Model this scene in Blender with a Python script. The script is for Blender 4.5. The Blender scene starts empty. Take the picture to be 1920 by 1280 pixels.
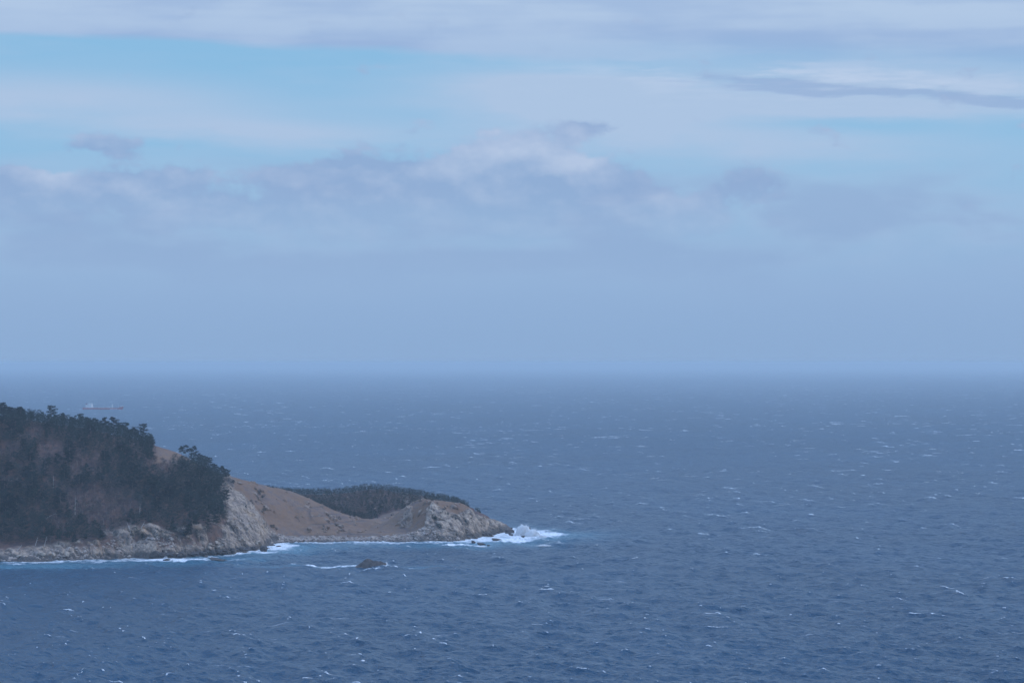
import bpy, bmesh, math, random
import numpy as np
from mathutils import Vector, Matrix

R = math.radians
scene = bpy.context.scene
COL = scene.collection
rng = np.random.default_rng(7)
random.seed(7)

# ------------------------------------------------------------------ camera
CAM_H = 122.0            # metres above the sea
F = 5333.0               # focal length in photograph pixels (100 mm on 36 mm)
HZ = 680.0               # photograph row of the true horizontal
cam_d = bpy.data.cameras.new("camera")
cam = bpy.data.objects.new("camera", cam_d)
COL.objects.link(cam)
cam_d.sensor_width = 36.0
cam_d.lens = 100.0
cam_d.clip_start = 1.0
cam_d.clip_end = 300000.0
cam.location = (0, 0, CAM_H)
cam.rotation_euler = (R(90) + math.atan((HZ - 640.0) / F), 0, 0)
scene.camera = cam

# ------------------------------------------------------------------ exposure
vs = scene.view_settings
vs.view_transform = 'Standard'
vs.look = 'None'
vs.exposure = 0.0
vs.gamma = 1.0
vs.use_curve_mapping = False
scene.render.engine = 'CYCLES'
scene.cycles.use_denoising = True
scene.cycles.max_bounces = 4
scene.cycles.diffuse_bounces = 2
scene.cycles.glossy_bounces = 2
scene.cycles.transmission_bounces = 2
scene.cycles.volume_bounces = 0
scene.cycles.transparent_max_bounces = 6
scene.cycles.caustics_reflective = False
scene.cycles.caustics_refractive = False

# ------------------------------------------------------------------ tiny node language
def lin(r, g, b):
    f = lambda c: (c / 255 / 12.92) if c / 255 <= 0.04045 else ((c / 255 + 0.055) / 1.055) ** 2.4
    return (f(r), f(g), f(b))

class S:
    """a socket with arithmetic"""
    def __init__(s, nt, sock): s.nt, s.k = nt, sock
    def _m(s, op, *a):
        n = s.nt.nodes.new('ShaderNodeMath'); n.operation = op
        for i, v in enumerate((s,) + a):
            if isinstance(v, S): s.nt.links.new(v.k, n.inputs[i])
            else: n.inputs[i].default_value = v
        return S(s.nt, n.outputs[0])
    def __add__(s, o): return s._m('ADD', o)
    __radd__ = __add__
    def __mul__(s, o): return s._m('MULTIPLY', o)
    __rmul__ = __mul__
    def __sub__(s, o): return s._m('SUBTRACT', o)
    def __rsub__(s, o): return (s * -1.0) + o
    def __truediv__(s, o): return s._m('DIVIDE', o)
    def pow(s, o): return s._m('POWER', o)
    def exp(s): return s._m('EXPONENT')
    def max(s, o): return s._m('MAXIMUM', o)
    def min(s, o): return s._m('MINIMUM', o)
    def abs(s): return s._m('ABSOLUTE')
    def step(s, a, b, lo=0.0, hi=1.0):
        n = s.nt.nodes.new('ShaderNodeMapRange'); n.interpolation_type = 'SMOOTHSTEP'
        s.nt.links.new(s.k, n.inputs[0])
        for i, v in ((1, a), (2, b), (3, lo), (4, hi)):
            if isinstance(v, S): s.nt.links.new(v.k, n.inputs[i])
            else: n.inputs[i].default_value = v
        return S(s.nt, n.outputs[0])

def put(nt, sock, v):
    if isinstance(v, S): nt.links.new(v.k, sock)
    elif isinstance(v, (tuple, list)): sock.default_value = tuple(v) + ((1.0,) if len(v) == 3 and sock.type == 'RGBA' else ())
    else: sock.default_value = v

def mixc(nt, f, a, b):
    n = nt.nodes.new('ShaderNodeMix'); n.data_type = 'RGBA'
    put(nt, n.inputs[0], f); put(nt, n.inputs[6], a); put(nt, n.inputs[7], b)
    return S(nt, n.outputs[2])

def vec(nt, x, y, z):
    n = nt.nodes.new('ShaderNodeCombineXYZ')
    for i, v in enumerate((x, y, z)): put(nt, n.inputs[i], v)
    return S(nt, n.outputs[0])

def noise(nt, v, scale, detail=4, rough=0.5, dist=0.0, kind='FBM', dim='3D'):
    n = nt.nodes.new('ShaderNodeTexNoise')
    n.noise_dimensions = dim; n.noise_type = kind
    nt.links.new(v.k, n.inputs['Vector'])
    n.inputs['Scale'].default_value = scale
    n.inputs['Detail'].default_value = detail
    n.inputs['Roughness'].default_value = rough
    n.inputs['Distortion'].default_value = dist
    return S(nt, n.outputs[0])

def sep(nt, sock):
    n = nt.nodes.new('ShaderNodeSeparateXYZ'); nt.links.new(sock, n.inputs[0])
    return [S(nt, n.outputs[i]) for i in range(3)]

# ------------------------------------------------------------------ sky
SUN_EL, SUN_AZ = 33.0, 88.0      # azimuth clockwise from the view direction (+Y): to the right
SKY_STRENGTH = 0.10
world = bpy.data.worlds.new("World"); scene.world = world
world.use_nodes = True
nt = world.node_tree; nt.nodes.clear()
out = nt.nodes.new('ShaderNodeOutputWorld')
bg = nt.nodes.new('ShaderNodeBackground'); bg.inputs[1].default_value = SKY_STRENGTH
nt.links.new(bg.outputs[0], out.inputs[0])
sky = nt.nodes.new('ShaderNodeTexSky'); sky.sky_type = 'NISHITA'; sky.sun_disc = False
sky.sun_elevation = R(SUN_EL); sky.sun_rotation = R(SUN_AZ)
sky.altitude = 100; sky.air_density = 1.0; sky.dust_density = 0.3; sky.ozone_density = 3.0
tc = nt.nodes.new('ShaderNodeTexCoord')
dx, dy, dz = sep(nt, tc.outputs['Generated'])
U = dx._m('ARCTAN2', dy) * F             # F units to the radian, from the view direction, clockwise
V = dz * F                               # F units to the radian, above the horizon

def c10(*rgb): return tuple(v / SKY_STRENGTH for v in lin(*rgb))
def CU(x): return float(x - 960)
def CV(y): return float(HZ - y)

n1 = noise(nt, vec(nt, U * (1 / 420.) + 3.3, V * (1 / 120.), 0.0), 1.0, 4, 0.52, dim='2D')          # long streaks
n2 = noise(nt, vec(nt, U * (1 / 150.) + 51.7, V * (1 / 80.), 0.0), 1.0, 3, 0.56, dim='2D')         # cumulus lumps
n3 = noise(nt, vec(nt, U * (1 / 700.) + 9.7, V * (1 / 60.), 0.0), 1.0, 3, 0.55, dim='2D')          # very long veil
nq = noise(nt, vec(nt, U * (1 / 240.) + 11.0, V * (1 / 34.), 0.0), 1.0, 5, 0.6, dim='2D')

Ps = vec(nt, U + (n1 - 0.5) * 160.0, V + U * 0.03 + (n1 - 0.5) * 34.0 + (nq - 0.5) * 26.0, 0.0)

def vmath(nt, op, a, b, c=None):
    n = nt.nodes.new('ShaderNodeVectorMath'); n.operation = op
    for i, v in enumerate((a, b, c)):
        if v is None: continue
        if isinstance(v, S): nt.links.new(v.k, n.inputs[i])
        else: n.inputs[i].default_value = v
    return n
def blob(P, x, y, rx, ry, g=1.0):
    """soft elliptical patch of sky around one direction"""
    cu, cv = CU(x), CV(y) + (CU(x) * 0.03 if P is Ps else 0.0)
    a = S(nt, vmath(nt, 'MULTIPLY_ADD', P, (1 / rx, 1 / ry, 0), (-cu / rx, -cv / ry, 0)).outputs[0])
    d = S(nt, vmath(nt, 'DOT_PRODUCT', a, a).outputs['Value'])
    n = nt.nodes.new('ShaderNodeMath'); n.operation = 'POWER'; n.inputs[0].default_value = math.exp(-1); nt.links.new(d.k, n.inputs[1])
    r = S(nt, n.outputs[0])
    return r if g == 1.0 else r * g

def total(items):
    t = None
    for i in items: t = i if t is None else t + i
    return t

Uc = U.max(-1500.0).min(1500.0)
# clear blue with thin veil
nish = nt.nodes.new('ShaderNodeHueSaturation'); nt.links.new(sky.outputs[0], nish.inputs['Color'])
nish.inputs['Saturation'].default_value = 1.0; nish.inputs['Value'].default_value = 1.0
blue = mixc(nt, 0.86, S(nt, nish.outputs[0]), c10(137, 189, 229))
veil = total([blob(Ps, 120, 195, 420, 48), blob(Ps, 480, 250, 380, 26) * 0.75,
              blob(Ps, 1060, 160, 240, 24), blob(Ps, 1050, 212, 240, 36),
              blob(Ps, 1400, 270, 420, 42), blob(Ps, 1700, 165, 520, 45), blob(Ps, 1450, 205, 420, 20)])
rest = (U.abs()).step(980.0, 1500.0)                    # beyond the view: the same veil, unplaced
veil = veil.max(n3.step(0.38, 0.66) * (rest * 0.7 + 0.18))
veil = (veil * (n1 * 1.2 + 0.45) + (nq - 0.5) * 0.35).max(0.0).min(1.0)
col = mixc(nt, veil * 1.0, blue, c10(172, 196, 226))
# bright edges and the dark lens at the right
wisp = (nq.step(0.42, 0.66) * blob(Ps, 1500, 148, 420, 34)).min(1.0)
nw = noise(nt, vec(nt, U * (1 / 110.) + 5.0, V * (1 / 10.) + U * (1 / 700.), 0.0), 1.0, 5, 0.62, dim='2D')
wisp = (wisp + (nw - 0.5) * 0.9 * blob(Ps, 1500, 165, 480, 50)).max(0.0).min(1.0)
col = mixc(nt, wisp * 0.95, col, c10(189, 207, 233))
lens = total([blob(Ps, 1440, 163, 200, 15), blob(Ps, 1690, 185, 220, 9), blob(Ps, 1900, 202, 130, 9)])
col = mixc(nt, (lens + (nw - 0.5) * 1.2 + (n1 - 0.5) * 0.5).step(0.25, 0.95) * 0.62, col, c10(143, 171, 212))
# small blue openings
col = mixc(nt, blob(Ps, 1600, 246, 150, 13).min(1.0) * 0.7, col, blue)
# grey deck overhead: everything above a slanting lower edge
edge = Uc * -0.033 + 571.0
dk = V + (n1 - 0.5) * 34.0 + (nq - 0.5) * 12.0 - edge
deckm = dk.step(-6.0, 14.0)
dkr = dk.step(-30.0, 60.0)
soft = U.step(-150.0, 500.0)
deckm = deckm * (1.0 - soft) + dkr * soft
dl = (n1 * 0.55 + n3 * 0.45).step(0.36, 0.62)
top = V.step(560.0, 700.0)
deckc = mixc(nt, (dl * 0.6 + top * 0.45 + U.step(-900.0, 700.0) * 0.12).min(1.0), c10(146, 175, 217), c10(177, 200, 229))
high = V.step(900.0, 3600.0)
deckc = mixc(nt, high, deckc, tuple(v / SKY_STRENGTH for v in (0.60, 0.94, 1.68)))  # unseen upper sky made brighter and bluer to tint the light on everything
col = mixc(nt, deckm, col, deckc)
col = mixc(nt, (1.0 - V.step(300.0, 440.0)) * (n1.step(0.3, 0.6) * 0.35 + 0.45), col, c10(161, 189, 222))
# low cumulus: lumps of fractal cloud gathered around their places, shaded by how they turn to the light
def lumps(du, dv): return noise(nt, vec(nt, (U + du) * (1 / 130.) + 77.0, (V + dv) * (1 / 74.), 0.0), 1.0, 5, 0.55, dim='2D')
na, nb = lumps(0.0, 0.0), lumps(14.0, 24.0)
Pc = vec(nt, U + (n2 - 0.5) * 90.0, V + (n2 - 0.5) * 36.0, 0.0)
cum = total([blob(Pc, 40, 350, 140, 34), blob(Pc, 285, 345, 115, 36), blob(Pc, 210, 282, 75, 20, 0.85),
             blob(Pc, 60, 405, 260, 40, 0.8), blob(Pc, 330, 405, 80, 26), blob(Pc, 510, 400, 130, 38),
             blob(Pc, 610, 332, 100, 26), blob(Pc, 760, 345, 170, 48), blob(Pc, 915, 305, 115, 60),
             blob(Pc, 1000, 395, 270, 66), blob(Pc, 780, 400, 200, 50), blob(Pc, 1095, 246, 70, 24, 0.85), blob(Pc, 1095, 330, 85, 44),
             blob(Pc, 1240, 390, 150, 40), blob(Pc, 1430, 350, 75, 32, 0.75)])
band = V.step(200.0, 260.0) * (1.0 - V.step(330.0, 430.0))
cum = cum.min(1.15) + n2.step(0.5, 0.68) * band * (rest * 0.8 + 0.12)
cm = (cum * 0.85 + (na - 0.5) * 2.1).step(0.27, 0.66)
lit = (total([blob(Pc, 925, 285, 100, 40), blob(Pc, 110, 325, 45, 26), blob(Pc, 1085, 305, 65, 26),
              blob(Pc, 1250, 375, 60, 14, 0.7), blob(Pc, 320, 392, 50, 16, 0.8), blob(Pc, 590, 400, 50, 16, .6)])).min(1.0) * 0.75 + (na - nb) * 1.5
cumc = mixc(nt, (lit + 0.10).max(0.0).min(1.0), c10(143, 170, 210), c10(186, 201, 228))
col = mixc(nt, cm * (V.step(190.0, 330.0) * 0.66 + 0.16), col, cumc)
# murk towards the horizon
lowc0 = c10(141, 169, 209)
low = 1.0 - (V + (n1 - 0.5) * 70.0 + (na - 0.5) * 60.0).step(90.0, 370.0)
lowc = mixc(nt, V.step(0.0, 190.0), c10(140, 171, 210), c10(147, 177, 215))
lowc = mixc(nt, n2.step(0.4, 0.7) * V.step(150.0, 260.0) * 0.7, lowc, c10(158, 183, 219))
col = mixc(nt, low * 0.97, col, lowc)
col = mixc(nt, n1.step(0.46, 0.66) * V.step(90.0, 230.0) * (1.0 - V.step(300.0, 400.0)) * 0.55, col, lowc0)
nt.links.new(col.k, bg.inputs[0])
world.cycles.sampling_method = 'MANUAL'
world.cycles.sample_map_resolution = 512

# ------------------------------------------------------------------ sun behind thin cloud
sun_d = bpy.data.lights.new("sun", 'SUN')
sun = bpy.data.objects.new("sun", sun_d); COL.objects.link(sun)
sun_d.energy = 1.0; sun_d.angle = R(14); sun_d.color = (1.0, 0.92, 0.82)
sd_ = Vector((math.sin(R(SUN_AZ)) * math.cos(R(SUN_EL)), math.cos(R(SUN_AZ)) * math.cos(R(SUN_EL)), math.sin(R(SUN_EL))))
sun.rotation_euler = (-sd_).to_track_quat('-Z', 'Y').to_euler()

# ------------------------------------------------------------------ numeric helpers
def _h(ix, iy, iz, s):
    n = (ix.astype(np.int64) * 374761393 + iy.astype(np.int64) * 668265263 + iz.astype(np.int64) * 2147483647 + s * 1274126177) & 0xFFFFFFFF
    n = ((n ^ (n >> 13)) * 1274126177) & 0xFFFFFFFF
    n = ((n ^ (n >> 16)) * 2246822519) & 0xFFFFFFFF
    return ((n ^ (n >> 15)) & 0xFFFF) / 65535.0

def vnoise(x, y, z=None, s=0):
    x = np.asarray(x, float); y = np.asarray(y, float)
    z = np.zeros_like(x) if z is None else np.asarray(z, float)
    fx, fy, fz = np.floor(x), np.floor(y), np.floor(z)
    u, v, w = x - fx, y - fy, z - fz
    u = u * u * u * (u * (u * 6 - 15) + 10); v = v * v * v * (v * (v * 6 - 15) + 10); w = w * w * (3 - 2 * w)
    g = lambda a, b, c: _h(fx + a, fy + b, fz + c, s)
    def pl(c):
        a = g(0, 0, c) * (1 - u) + g(1, 0, c) * u
        b = g(0, 1, c) * (1 - u) + g(1, 1, c) * u
        return a * (1 - v) + b * v
    p0 = pl(0)
    if not np.any(w): return p0 * 2 - 1
    return (p0 * (1 - w) + pl(1) * w) * 2 - 1

def fbm(x, y, z=None, o=4, s=0, ridge=False):
    t, a, f, m = 0.0, 1.0, 1.0, 0.0
    for k in range(o):
        n = vnoise(x * f, y * f, None if z is None else z * f, s + k * 17)
        if ridge: n = 1 - 2 * np.abs(n)
        t = t + a * n; m += a; a *= 0.5; f *= 2.03
    return t / m

def sstep(x, a, b):
    t = np.clip((x - a) / (b - a), 0, 1)
    return t * t * (3 - 2 * t)

def DW(py):                                # distance of the sea surface seen at photograph row py
    return CAM_H * F / (py - HZ)
def XY(px, D): return ((px - 960) / F * D, D)
def WL(px, py): return XY(px, DW(py))      # a point of the waterline
def ZZ(py, D): return CAM_H - (py - HZ) / F * D

def mesh_np(name, verts, quads=None, tris=None, smooth=False, attrs=None):
    me = bpy.data.meshes.new(name)
    verts = np.asarray(verts, np.float32)
    nq = 0 if quads is None else len(quads); ntr = 0 if tris is None else len(tris)
    me.vertices.add(len(verts)); me.vertices.foreach_set("co", verts.ravel())
    idx = []
    if nq: idx.append(np.asarray(quads, np.int32).ravel())
    if ntr: idx.append(np.asarray(tris, np.int32).ravel())
    idx = np.concatenate(idx)
    me.loops.add(len(idx)); me.loops.foreach_set("vertex_index", idx)
    tot = np.concatenate([np.full(nq, 4, np.int32), np.full(ntr, 3, np.int32)])
    st = np.concatenate([[0], np.cumsum(tot)[:-1]]).astype(np.int32)
    me.polygons.add(len(tot)); me.polygons.foreach_set("loop_start", st)
    me.polygons.foreach_set("use_smooth", np.full(len(tot), smooth))
    if attrs:
        for k, v in attrs.items():
            a = me.attributes.new(k, 'FLOAT', 'POINT'); a.data.foreach_set("value", np.asarray(v, np.float32))
    me.update(calc_edges=True)
    return me

def add(name, me, mat=None, parent=None, **props):
    if mat is not None and len(me.materials) == 0: me.materials.append(mat)
    o = bpy.data.objects.new(name, me); COL.objects.link(o)
    if parent is not None: o.parent = parent
    for k, v in props.items(): o[k] = v
    return o

def grid_quads(nr, nc):
    i = np.arange((nr - 1) * (nc - 1)); r, c = i // (nc - 1), i % (nc - 1)
    a = r * nc + c
    return np.stack([a, a + 1, a + nc + 1, a + nc], 1)

# ------------------------------------------------------------------ materials
def material(name):
    m = bpy.data.materials.new(name); m.use_nodes = True
    nt = m.node_tree; nt.nodes.clear()
    o = nt.nodes.new('ShaderNodeOutputMaterial'); p = nt.nodes.new('ShaderNodeBsdfPrincipled')
    nt.links.new(p.outputs[0], o.inputs[0])
    return m, nt, p, o
def attr(nt, name):
    n = nt.nodes.new('ShaderNodeAttribute'); n.attribute_name = name
    return S(nt, n.outputs['Fac'])
def objpos(nt):
    n = nt.nodes.new('ShaderNodeTexCoord'); return sep(nt, n.outputs['Object'])
def bump(nt, p, h, dist, strength=1.0):
    b = nt.nodes.new('ShaderNodeBump'); b.inputs['Distance'].default_value = dist; b.inputs['Strength'].default_value = strength
    nt.links.new(h.k, b.inputs['Height']); nt.links.new(b.outputs[0], p.inputs['Normal'])

def simple(name, c1, c2=None, rough=0.8, scale=0.5, spec=0.3, vary=0.0):
    m, nt, p, o = material(name)
    x, y, z = objpos(nt)
    n = noise(nt, vec(nt, x, y, z), scale, 5, 0.6)
    cc = mixc(nt, n.step(0.3, 0.7), c1, c2 or c1)
    if vary:
        oi = nt.nodes.new('ShaderNodeObjectInfo'); rnd = S(nt, oi.outputs['Random'])
        h = nt.nodes.new('ShaderNodeHueSaturation'); nt.links.new(cc.k, h.inputs['Color'])
        put(nt, h.inputs['Value'], rnd * (2 * vary) + (1 - vary)); put(nt, h.inputs['Hue'], rnd * 0.05 + 0.475)
        cc = S(nt, h.outputs[0])
    put(nt, p.inputs['Base Color'], cc)
    p.inputs['Roughness'].default_value = rough
    p.inputs['Specular IOR Level'].default_value = spec
    return m

M = {}
M['needles'] = simple('pine needles', (0.013, 0.021, 0.016), (0.029, 0.036, 0.023), 0.9, 0.25, 0.15, 0.45)
M['farneedles'] = simple('young pine needles', (0.015, 0.023, 0.016), (0.036, 0.034, 0.024), 0.9, 0.08, 0.15, 0.3)
M['bark'] = simple('pine bark', (0.10, 0.075, 0.06), (0.20, 0.16, 0.13), 0.95, 1.5, 0.1)
M['greybark'] = simple('grey bark', (0.15, 0.12, 0.11), (0.26, 0.22, 0.20), 0.95, 1.0, 0.1, 0.25)
M['twigs'] = simple('bare twigs', (0.072, 0.050, 0.047), (0.11, 0.078, 0.072), 0.95, 0.3, 0.1, 0.25)
M['brush'] = simple('dry brush', (0.13, 0.08, 0.06), (0.22, 0.13, 0.085), 0.95, 0.08, 0.1)
M['snag'] = simple('bleached dead wood', (0.42, 0.38, 0.34), (0.55, 0.50, 0.46), 0.9, 1.0, 0.1)
M['rock'] = simple('wet dark rock', (0.034, 0.029, 0.028), (0.085, 0.067, 0.058), 0.7, 0.45, 0.35)
M['cliffrock'] = simple('dry pale rock', (0.27, 0.215, 0.17), (0.48, 0.385, 0.30), 0.9, 0.3, 0.2)
M['cobble'] = simple('beach cobbles', (0.22, 0.175, 0.15), (0.44, 0.36, 0.30), 0.9, 0.35, 0.2)
nt = M['cobble'].node_tree; pb = [n for n in nt.nodes if n.type == 'BSDF_PRINCIPLED'][0]
x, y, z = objpos(nt); dry = S(nt, pb.inputs['Base Color'].links[0].from_socket)
wet = 1.0 - (z + noise(nt, vec(nt, x, y, 0.0), 0.2, 3, 0.6) * 1.2).step(1.2, 2.2)
put(nt, pb.inputs['Base Color'], mixc(nt, wet * 0.75, dry, (0.06, 0.052, 0.05)))      # weed and wet below the splash line
M['hullred'] = simple('red hull paint', (0.40, 0.075, 0.085), (0.46, 0.10, 0.10), 0.5, 0.1, 0.4)
M['shipwhite'] = simple('ship white paint', (0.78, 0.78, 0.76), (0.70, 0.70, 0.68), 0.5, 0.2, 0.4)
M['shipgrey'] = simple('ship grey paint', (0.40, 0.46, 0.46), (0.46, 0.52, 0.52), 0.5, 0.2, 0.4)
M['deckred'] = simple('deck paint', (0.24, 0.10, 0.08), (0.30, 0.13, 0.10), 0.7, 0.2, 0.3)
M['dark'] = simple('dark glass', (0.03, 0.035, 0.04), None, 0.2, 0.2, 0.5)
M['funnelblue'] = simple('funnel dark blue', (0.04, 0.05, 0.12), None, 0.5, 0.2, 0.4)

def foam_material(name, c=(0.80, 0.82, 0.82)):
    m, nt, p, o = material(name)
    x, y, z = objpos(nt)
    n = noise(nt, vec(nt, x, y, z), 0.5, 4, 0.6)
    put(nt, p.inputs['Base Color'], mixc(nt, n.step(0.25, 0.6), tuple(v * 0.8 for v in c), c))
    p.inputs['Roughness'].default_value = 1.0; p.inputs['Specular IOR Level'].default_value = 0.1
    p.inputs['Subsurface Weight'].default_value = 0.0
    return m
M['foam'] = foam_material('sea foam')
M['spray'] = foam_material('flying spray', (0.9, 0.91, 0.91))
nt = M['spray'].node_tree; tl = nt.nodes.new('ShaderNodeBsdfTranslucent'); tl.inputs[0].default_value = (0.92, 0.93, 0.93, 1)
mx = nt.nodes.new('ShaderNodeMixShader'); mx.inputs[0].default_value = 0.5
nt.links.new([n for n in nt.nodes if n.type == 'BSDF_PRINCIPLED'][0].outputs[0], mx.inputs[1]); nt.links.new(tl.outputs[0], mx.inputs[2])
nt.links.new(mx.outputs[0], [n for n in nt.nodes if n.type == 'OUTPUT_MATERIAL'][0].inputs[0])
M['capfoam'] = foam_material('broken crest foam')
nt = M['capfoam'].node_tree; x, y, z = objpos(nt)
hole = noise(nt, vec(nt, x * 0.45, y * 0.3, z * 1.0), 1.0, 5, 0.7).step(0.34, 0.56)
tr = nt.nodes.new('ShaderNodeBsdfTransparent'); mx = nt.nodes.new('ShaderNodeMixShader'); put(nt, mx.inputs[0], hole)
nt.links.new(tr.outputs[0], mx.inputs[1]); nt.links.new([n for n in nt.nodes if n.type == 'BSDF_PRINCIPLED'][0].outputs[0], mx.inputs[2])
nt.links.new(mx.outputs[0], [n for n in nt.nodes if n.type == 'OUTPUT_MATERIAL'][0].inputs[0])

# ================================================================== TERRAIN
COAST_NEAR = [(-160, 1058), (-60, 1055), (0, 1053), (60, 1053), (130, 1051), (200, 1049), (235, 1047), (290, 1046.5), (330, 1046),
              (370, 1043.5), (400, 1041), (440, 1038), (470, 1033), (490, 1030), (505, 1023), (520, 1018), (560, 1016.5), (620, 1016),
              (700, 1015.5), (760, 1015.5), (820, 1015.5), (860, 1014), (885, 1010), (905, 1007), (925, 1002), (945, 998.5), (966, 996), (962, 989)]
poly = [WL(*p) for p in COAST_NEAR]
poly += [XY(935, 2085), XY(905, 2130), XY(890, 2170), XY(850, 2235), XY(700, 2290), XY(400, 2335), XY(-200, 2345), XY(-420, 2300), XY(-420, 1730)]
poly = np.array(poly)

def coast_sd(x, y):
    """metres inland from the waterline (negative: at sea)"""
    x = np.asarray(x, float); y = np.asarray(y, float)
    d = np.full(x.shape, 1e18); ins = np.zeros(x.shape, bool)
    for i in range(len(poly)):
        ax, ay = poly[i]; bx, by = poly[(i + 1) % len(poly)]
        ex, ey = bx - ax, by - ay
        t = np.clip(((x - ax) * ex + (y - ay) * ey) / (ex * ex + ey * ey), 0, 1)
        d = np.minimum(d, (x - ax - t * ex) ** 2 + (y - ay - t * ey) ** 2)
        if ay != by:
            c = ((ay > y) != (by > y)) & (x < ex * (y - ay) / ey + ax)
            ins ^= c
    return np.where(ins, 1, -1) * np.sqrt(d)

CTRL = [(-160, 768, 1960), (-60, 780, 1957), (0, 788, 1955), (100, 800, 1960), (200, 813, 1965), (280, 835, 1970), (330, 850, 1975), (420, 899, 1978), (455, 901, 1995),
        (500, 912, 2015), (560, 928, 2030), (620, 955, 2030), (670, 975, 2025),
        (-100, 895, 1860), (0, 900, 1860), (150, 905, 1860), (280, 910, 1865), (380, 930, 1880),
        (-100, 1022, 1765), (0, 1025, 1765), (130, 1008, 1775), (200, 1000, 1782), (280, 985, 1792), (330, 988, 1802), (400, 972, 1825),
        (430, 930, 1925), (455, 960, 1900), (480, 988, 1888), (500, 975, 1940), (520, 992, 1945), (515, 950, 1978),
        (560, 970, 1985), (560, 1000, 1950), (620, 990, 1975), (620, 1004, 1950), (690, 1000, 1965), (700, 992, 2000), (740, 1002, 1955), (730, 975, 2035), (740, 960, 2070),
        (560, 938, 2150), (600, 936, 2165), (640, 927, 2180), (690, 919, 2190), (725, 920, 2185), (760, 926, 2180), (800, 933, 2165), (830, 940, 2150), (868, 950, 2125), (520, 928, 2150), (700, 972, 2070),
        (740, 968, 1990), (770, 950, 1985), (800, 943, 1978), (815, 942, 1976), (840, 955, 1982), (880, 950, 1997), (905, 956, 2010), (780, 985, 1968), (760, 1001, 1955),
        (800, 962, 1967), (850, 975, 1967), (850, 949, 1985), (890, 985, 1987), (900, 964, 2005), (925, 977, 2020), (945, 988, 2032), (960, 993, 2045)]
pts = [(*XY(px, D), ZZ(py, D)) for px, py, D in CTRL]
pts += [(*XY(px, D), z) for px, D, z in [(0, 2100, 60), (280, 2100, 42), (450, 2100, 22), (560, 2092, 17), (620, 2085, 12), (600, 2270, 8), (800, 2235, 6), (300, 2270, 20),
                                         (0, 2280, 30), (-160, 2100, 60), (880, 2065, 11), (840, 2070, 11), (800, 2060, 10), (800, 2012, 20), (840, 2012, 17.5), (420, 2020, ZZ(897, 2020)), (330, 2020, ZZ(858, 2020)), (200, 2020, ZZ(822, 2020)), (500, 2045, ZZ(914, 2045)), (-400, 1800, 30), (-400, 2000, 80)]]
pts = np.array(pts)
def _tp(r2): return r2 * np.log(r2 + 1e-9) * 0.5
_n = len(pts)
_A = np.zeros((_n + 3, _n + 3)); _sc = 100.0
_px, _py = pts[:, 0] / _sc, (pts[:, 1] - 1900) / _sc
_A[:_n, :_n] = _tp((_px[:, None] - _px) ** 2 + (_py[:, None] - _py) ** 2) + np.eye(_n) * 2e-4
_A[:_n, _n] = 1; _A[:_n, _n + 1] = _px; _A[:_n, _n + 2] = _py; _A[_n:, :_n] = _A[:_n, _n:].T
_w = np.linalg.solve(_A, np.concatenate([pts[:, 2], np.zeros(3)]))
def hill(x, y):
    u, v = np.asarray(x) / _sc, (np.asarray(y) - 1900) / _sc
    z = _w[_n] + _w[_n + 1] * u + _w[_n + 2] * v
    for i in range(_n): z = z + _w[i] * _tp((u - _px[i]) ** 2 + (v - _py[i]) ** 2)
    return z

def interp_px(px, tab):
    a = np.array(tab); return np.interp(px, a[:, 0], a[:, 1])
K_TAB = [(-200, .8), (60, .8), (140, 1.2), (200, 1.6), (480, 1.5), (500, .9), (525, .35), (560, .22), (735, .22), (765, .6), (790, 1.7), (890, 1.7), (915, 1.35), (945, .9), (965, .6)]

tx = np.arange(-470, 30, 0.85)
ty = np.concatenate([np.arange(1728, 2000, 0.8), np.arange(2000, 2080, 1.3), np.arange(2080, 2360, 3.0)])
TX, TY = np.meshgrid(tx, ty)
PX = TX / TY * F + 960
sd0 = coast_sd(TX, TY)
rug = sstep(interp_px(PX, K_TAB), 0.3, 1.0)
sd = sd0 + fbm(TX / 14, TY / 14, o=4, s=3) * (1.0 + 4.0 * rug) + (fbm(TX / 24 + 4.7, TY / 46, o=3, s=13, ridge=True) * 7.0 - 1.5) * rug * sstep(sd0, -4, 14)
H0 = hill(TX, TY)
cap = 0.15 + np.maximum(sd, -12) * np.where(sd > 0, interp_px(PX, K_TAB), 0.25) + np.maximum(sd - 16, 0) * 0.9
k_ = 1.6
TZ = -k_ * np.log(np.exp(-np.clip(H0, -20, 120) / k_) + np.exp(-np.clip(cap, -20, 120) / k_) + 1e-60)
far = sd > 60
# how rocky: cliff faces, spur and headland
gy, gx = np.gradient(TZ, ty, tx)
slope = np.hypot(gx, gy)
PY = HZ + (CAM_H - TZ) / TY * F
rock = sstep(slope, 0.62, 1.0) * ((PX < 520) | (PX > 745))
rock = np.maximum(rock, sstep(22 - sd, 0, 12) * sstep(rug, .2, .7) * (PX < 500))
front = (TY < 2015)
patch = fbm(TX / 9, TY / 9, o=4, s=21)
wob = fbm(TX / 13, TY / 13, o=3, s=23) * 13
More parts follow.
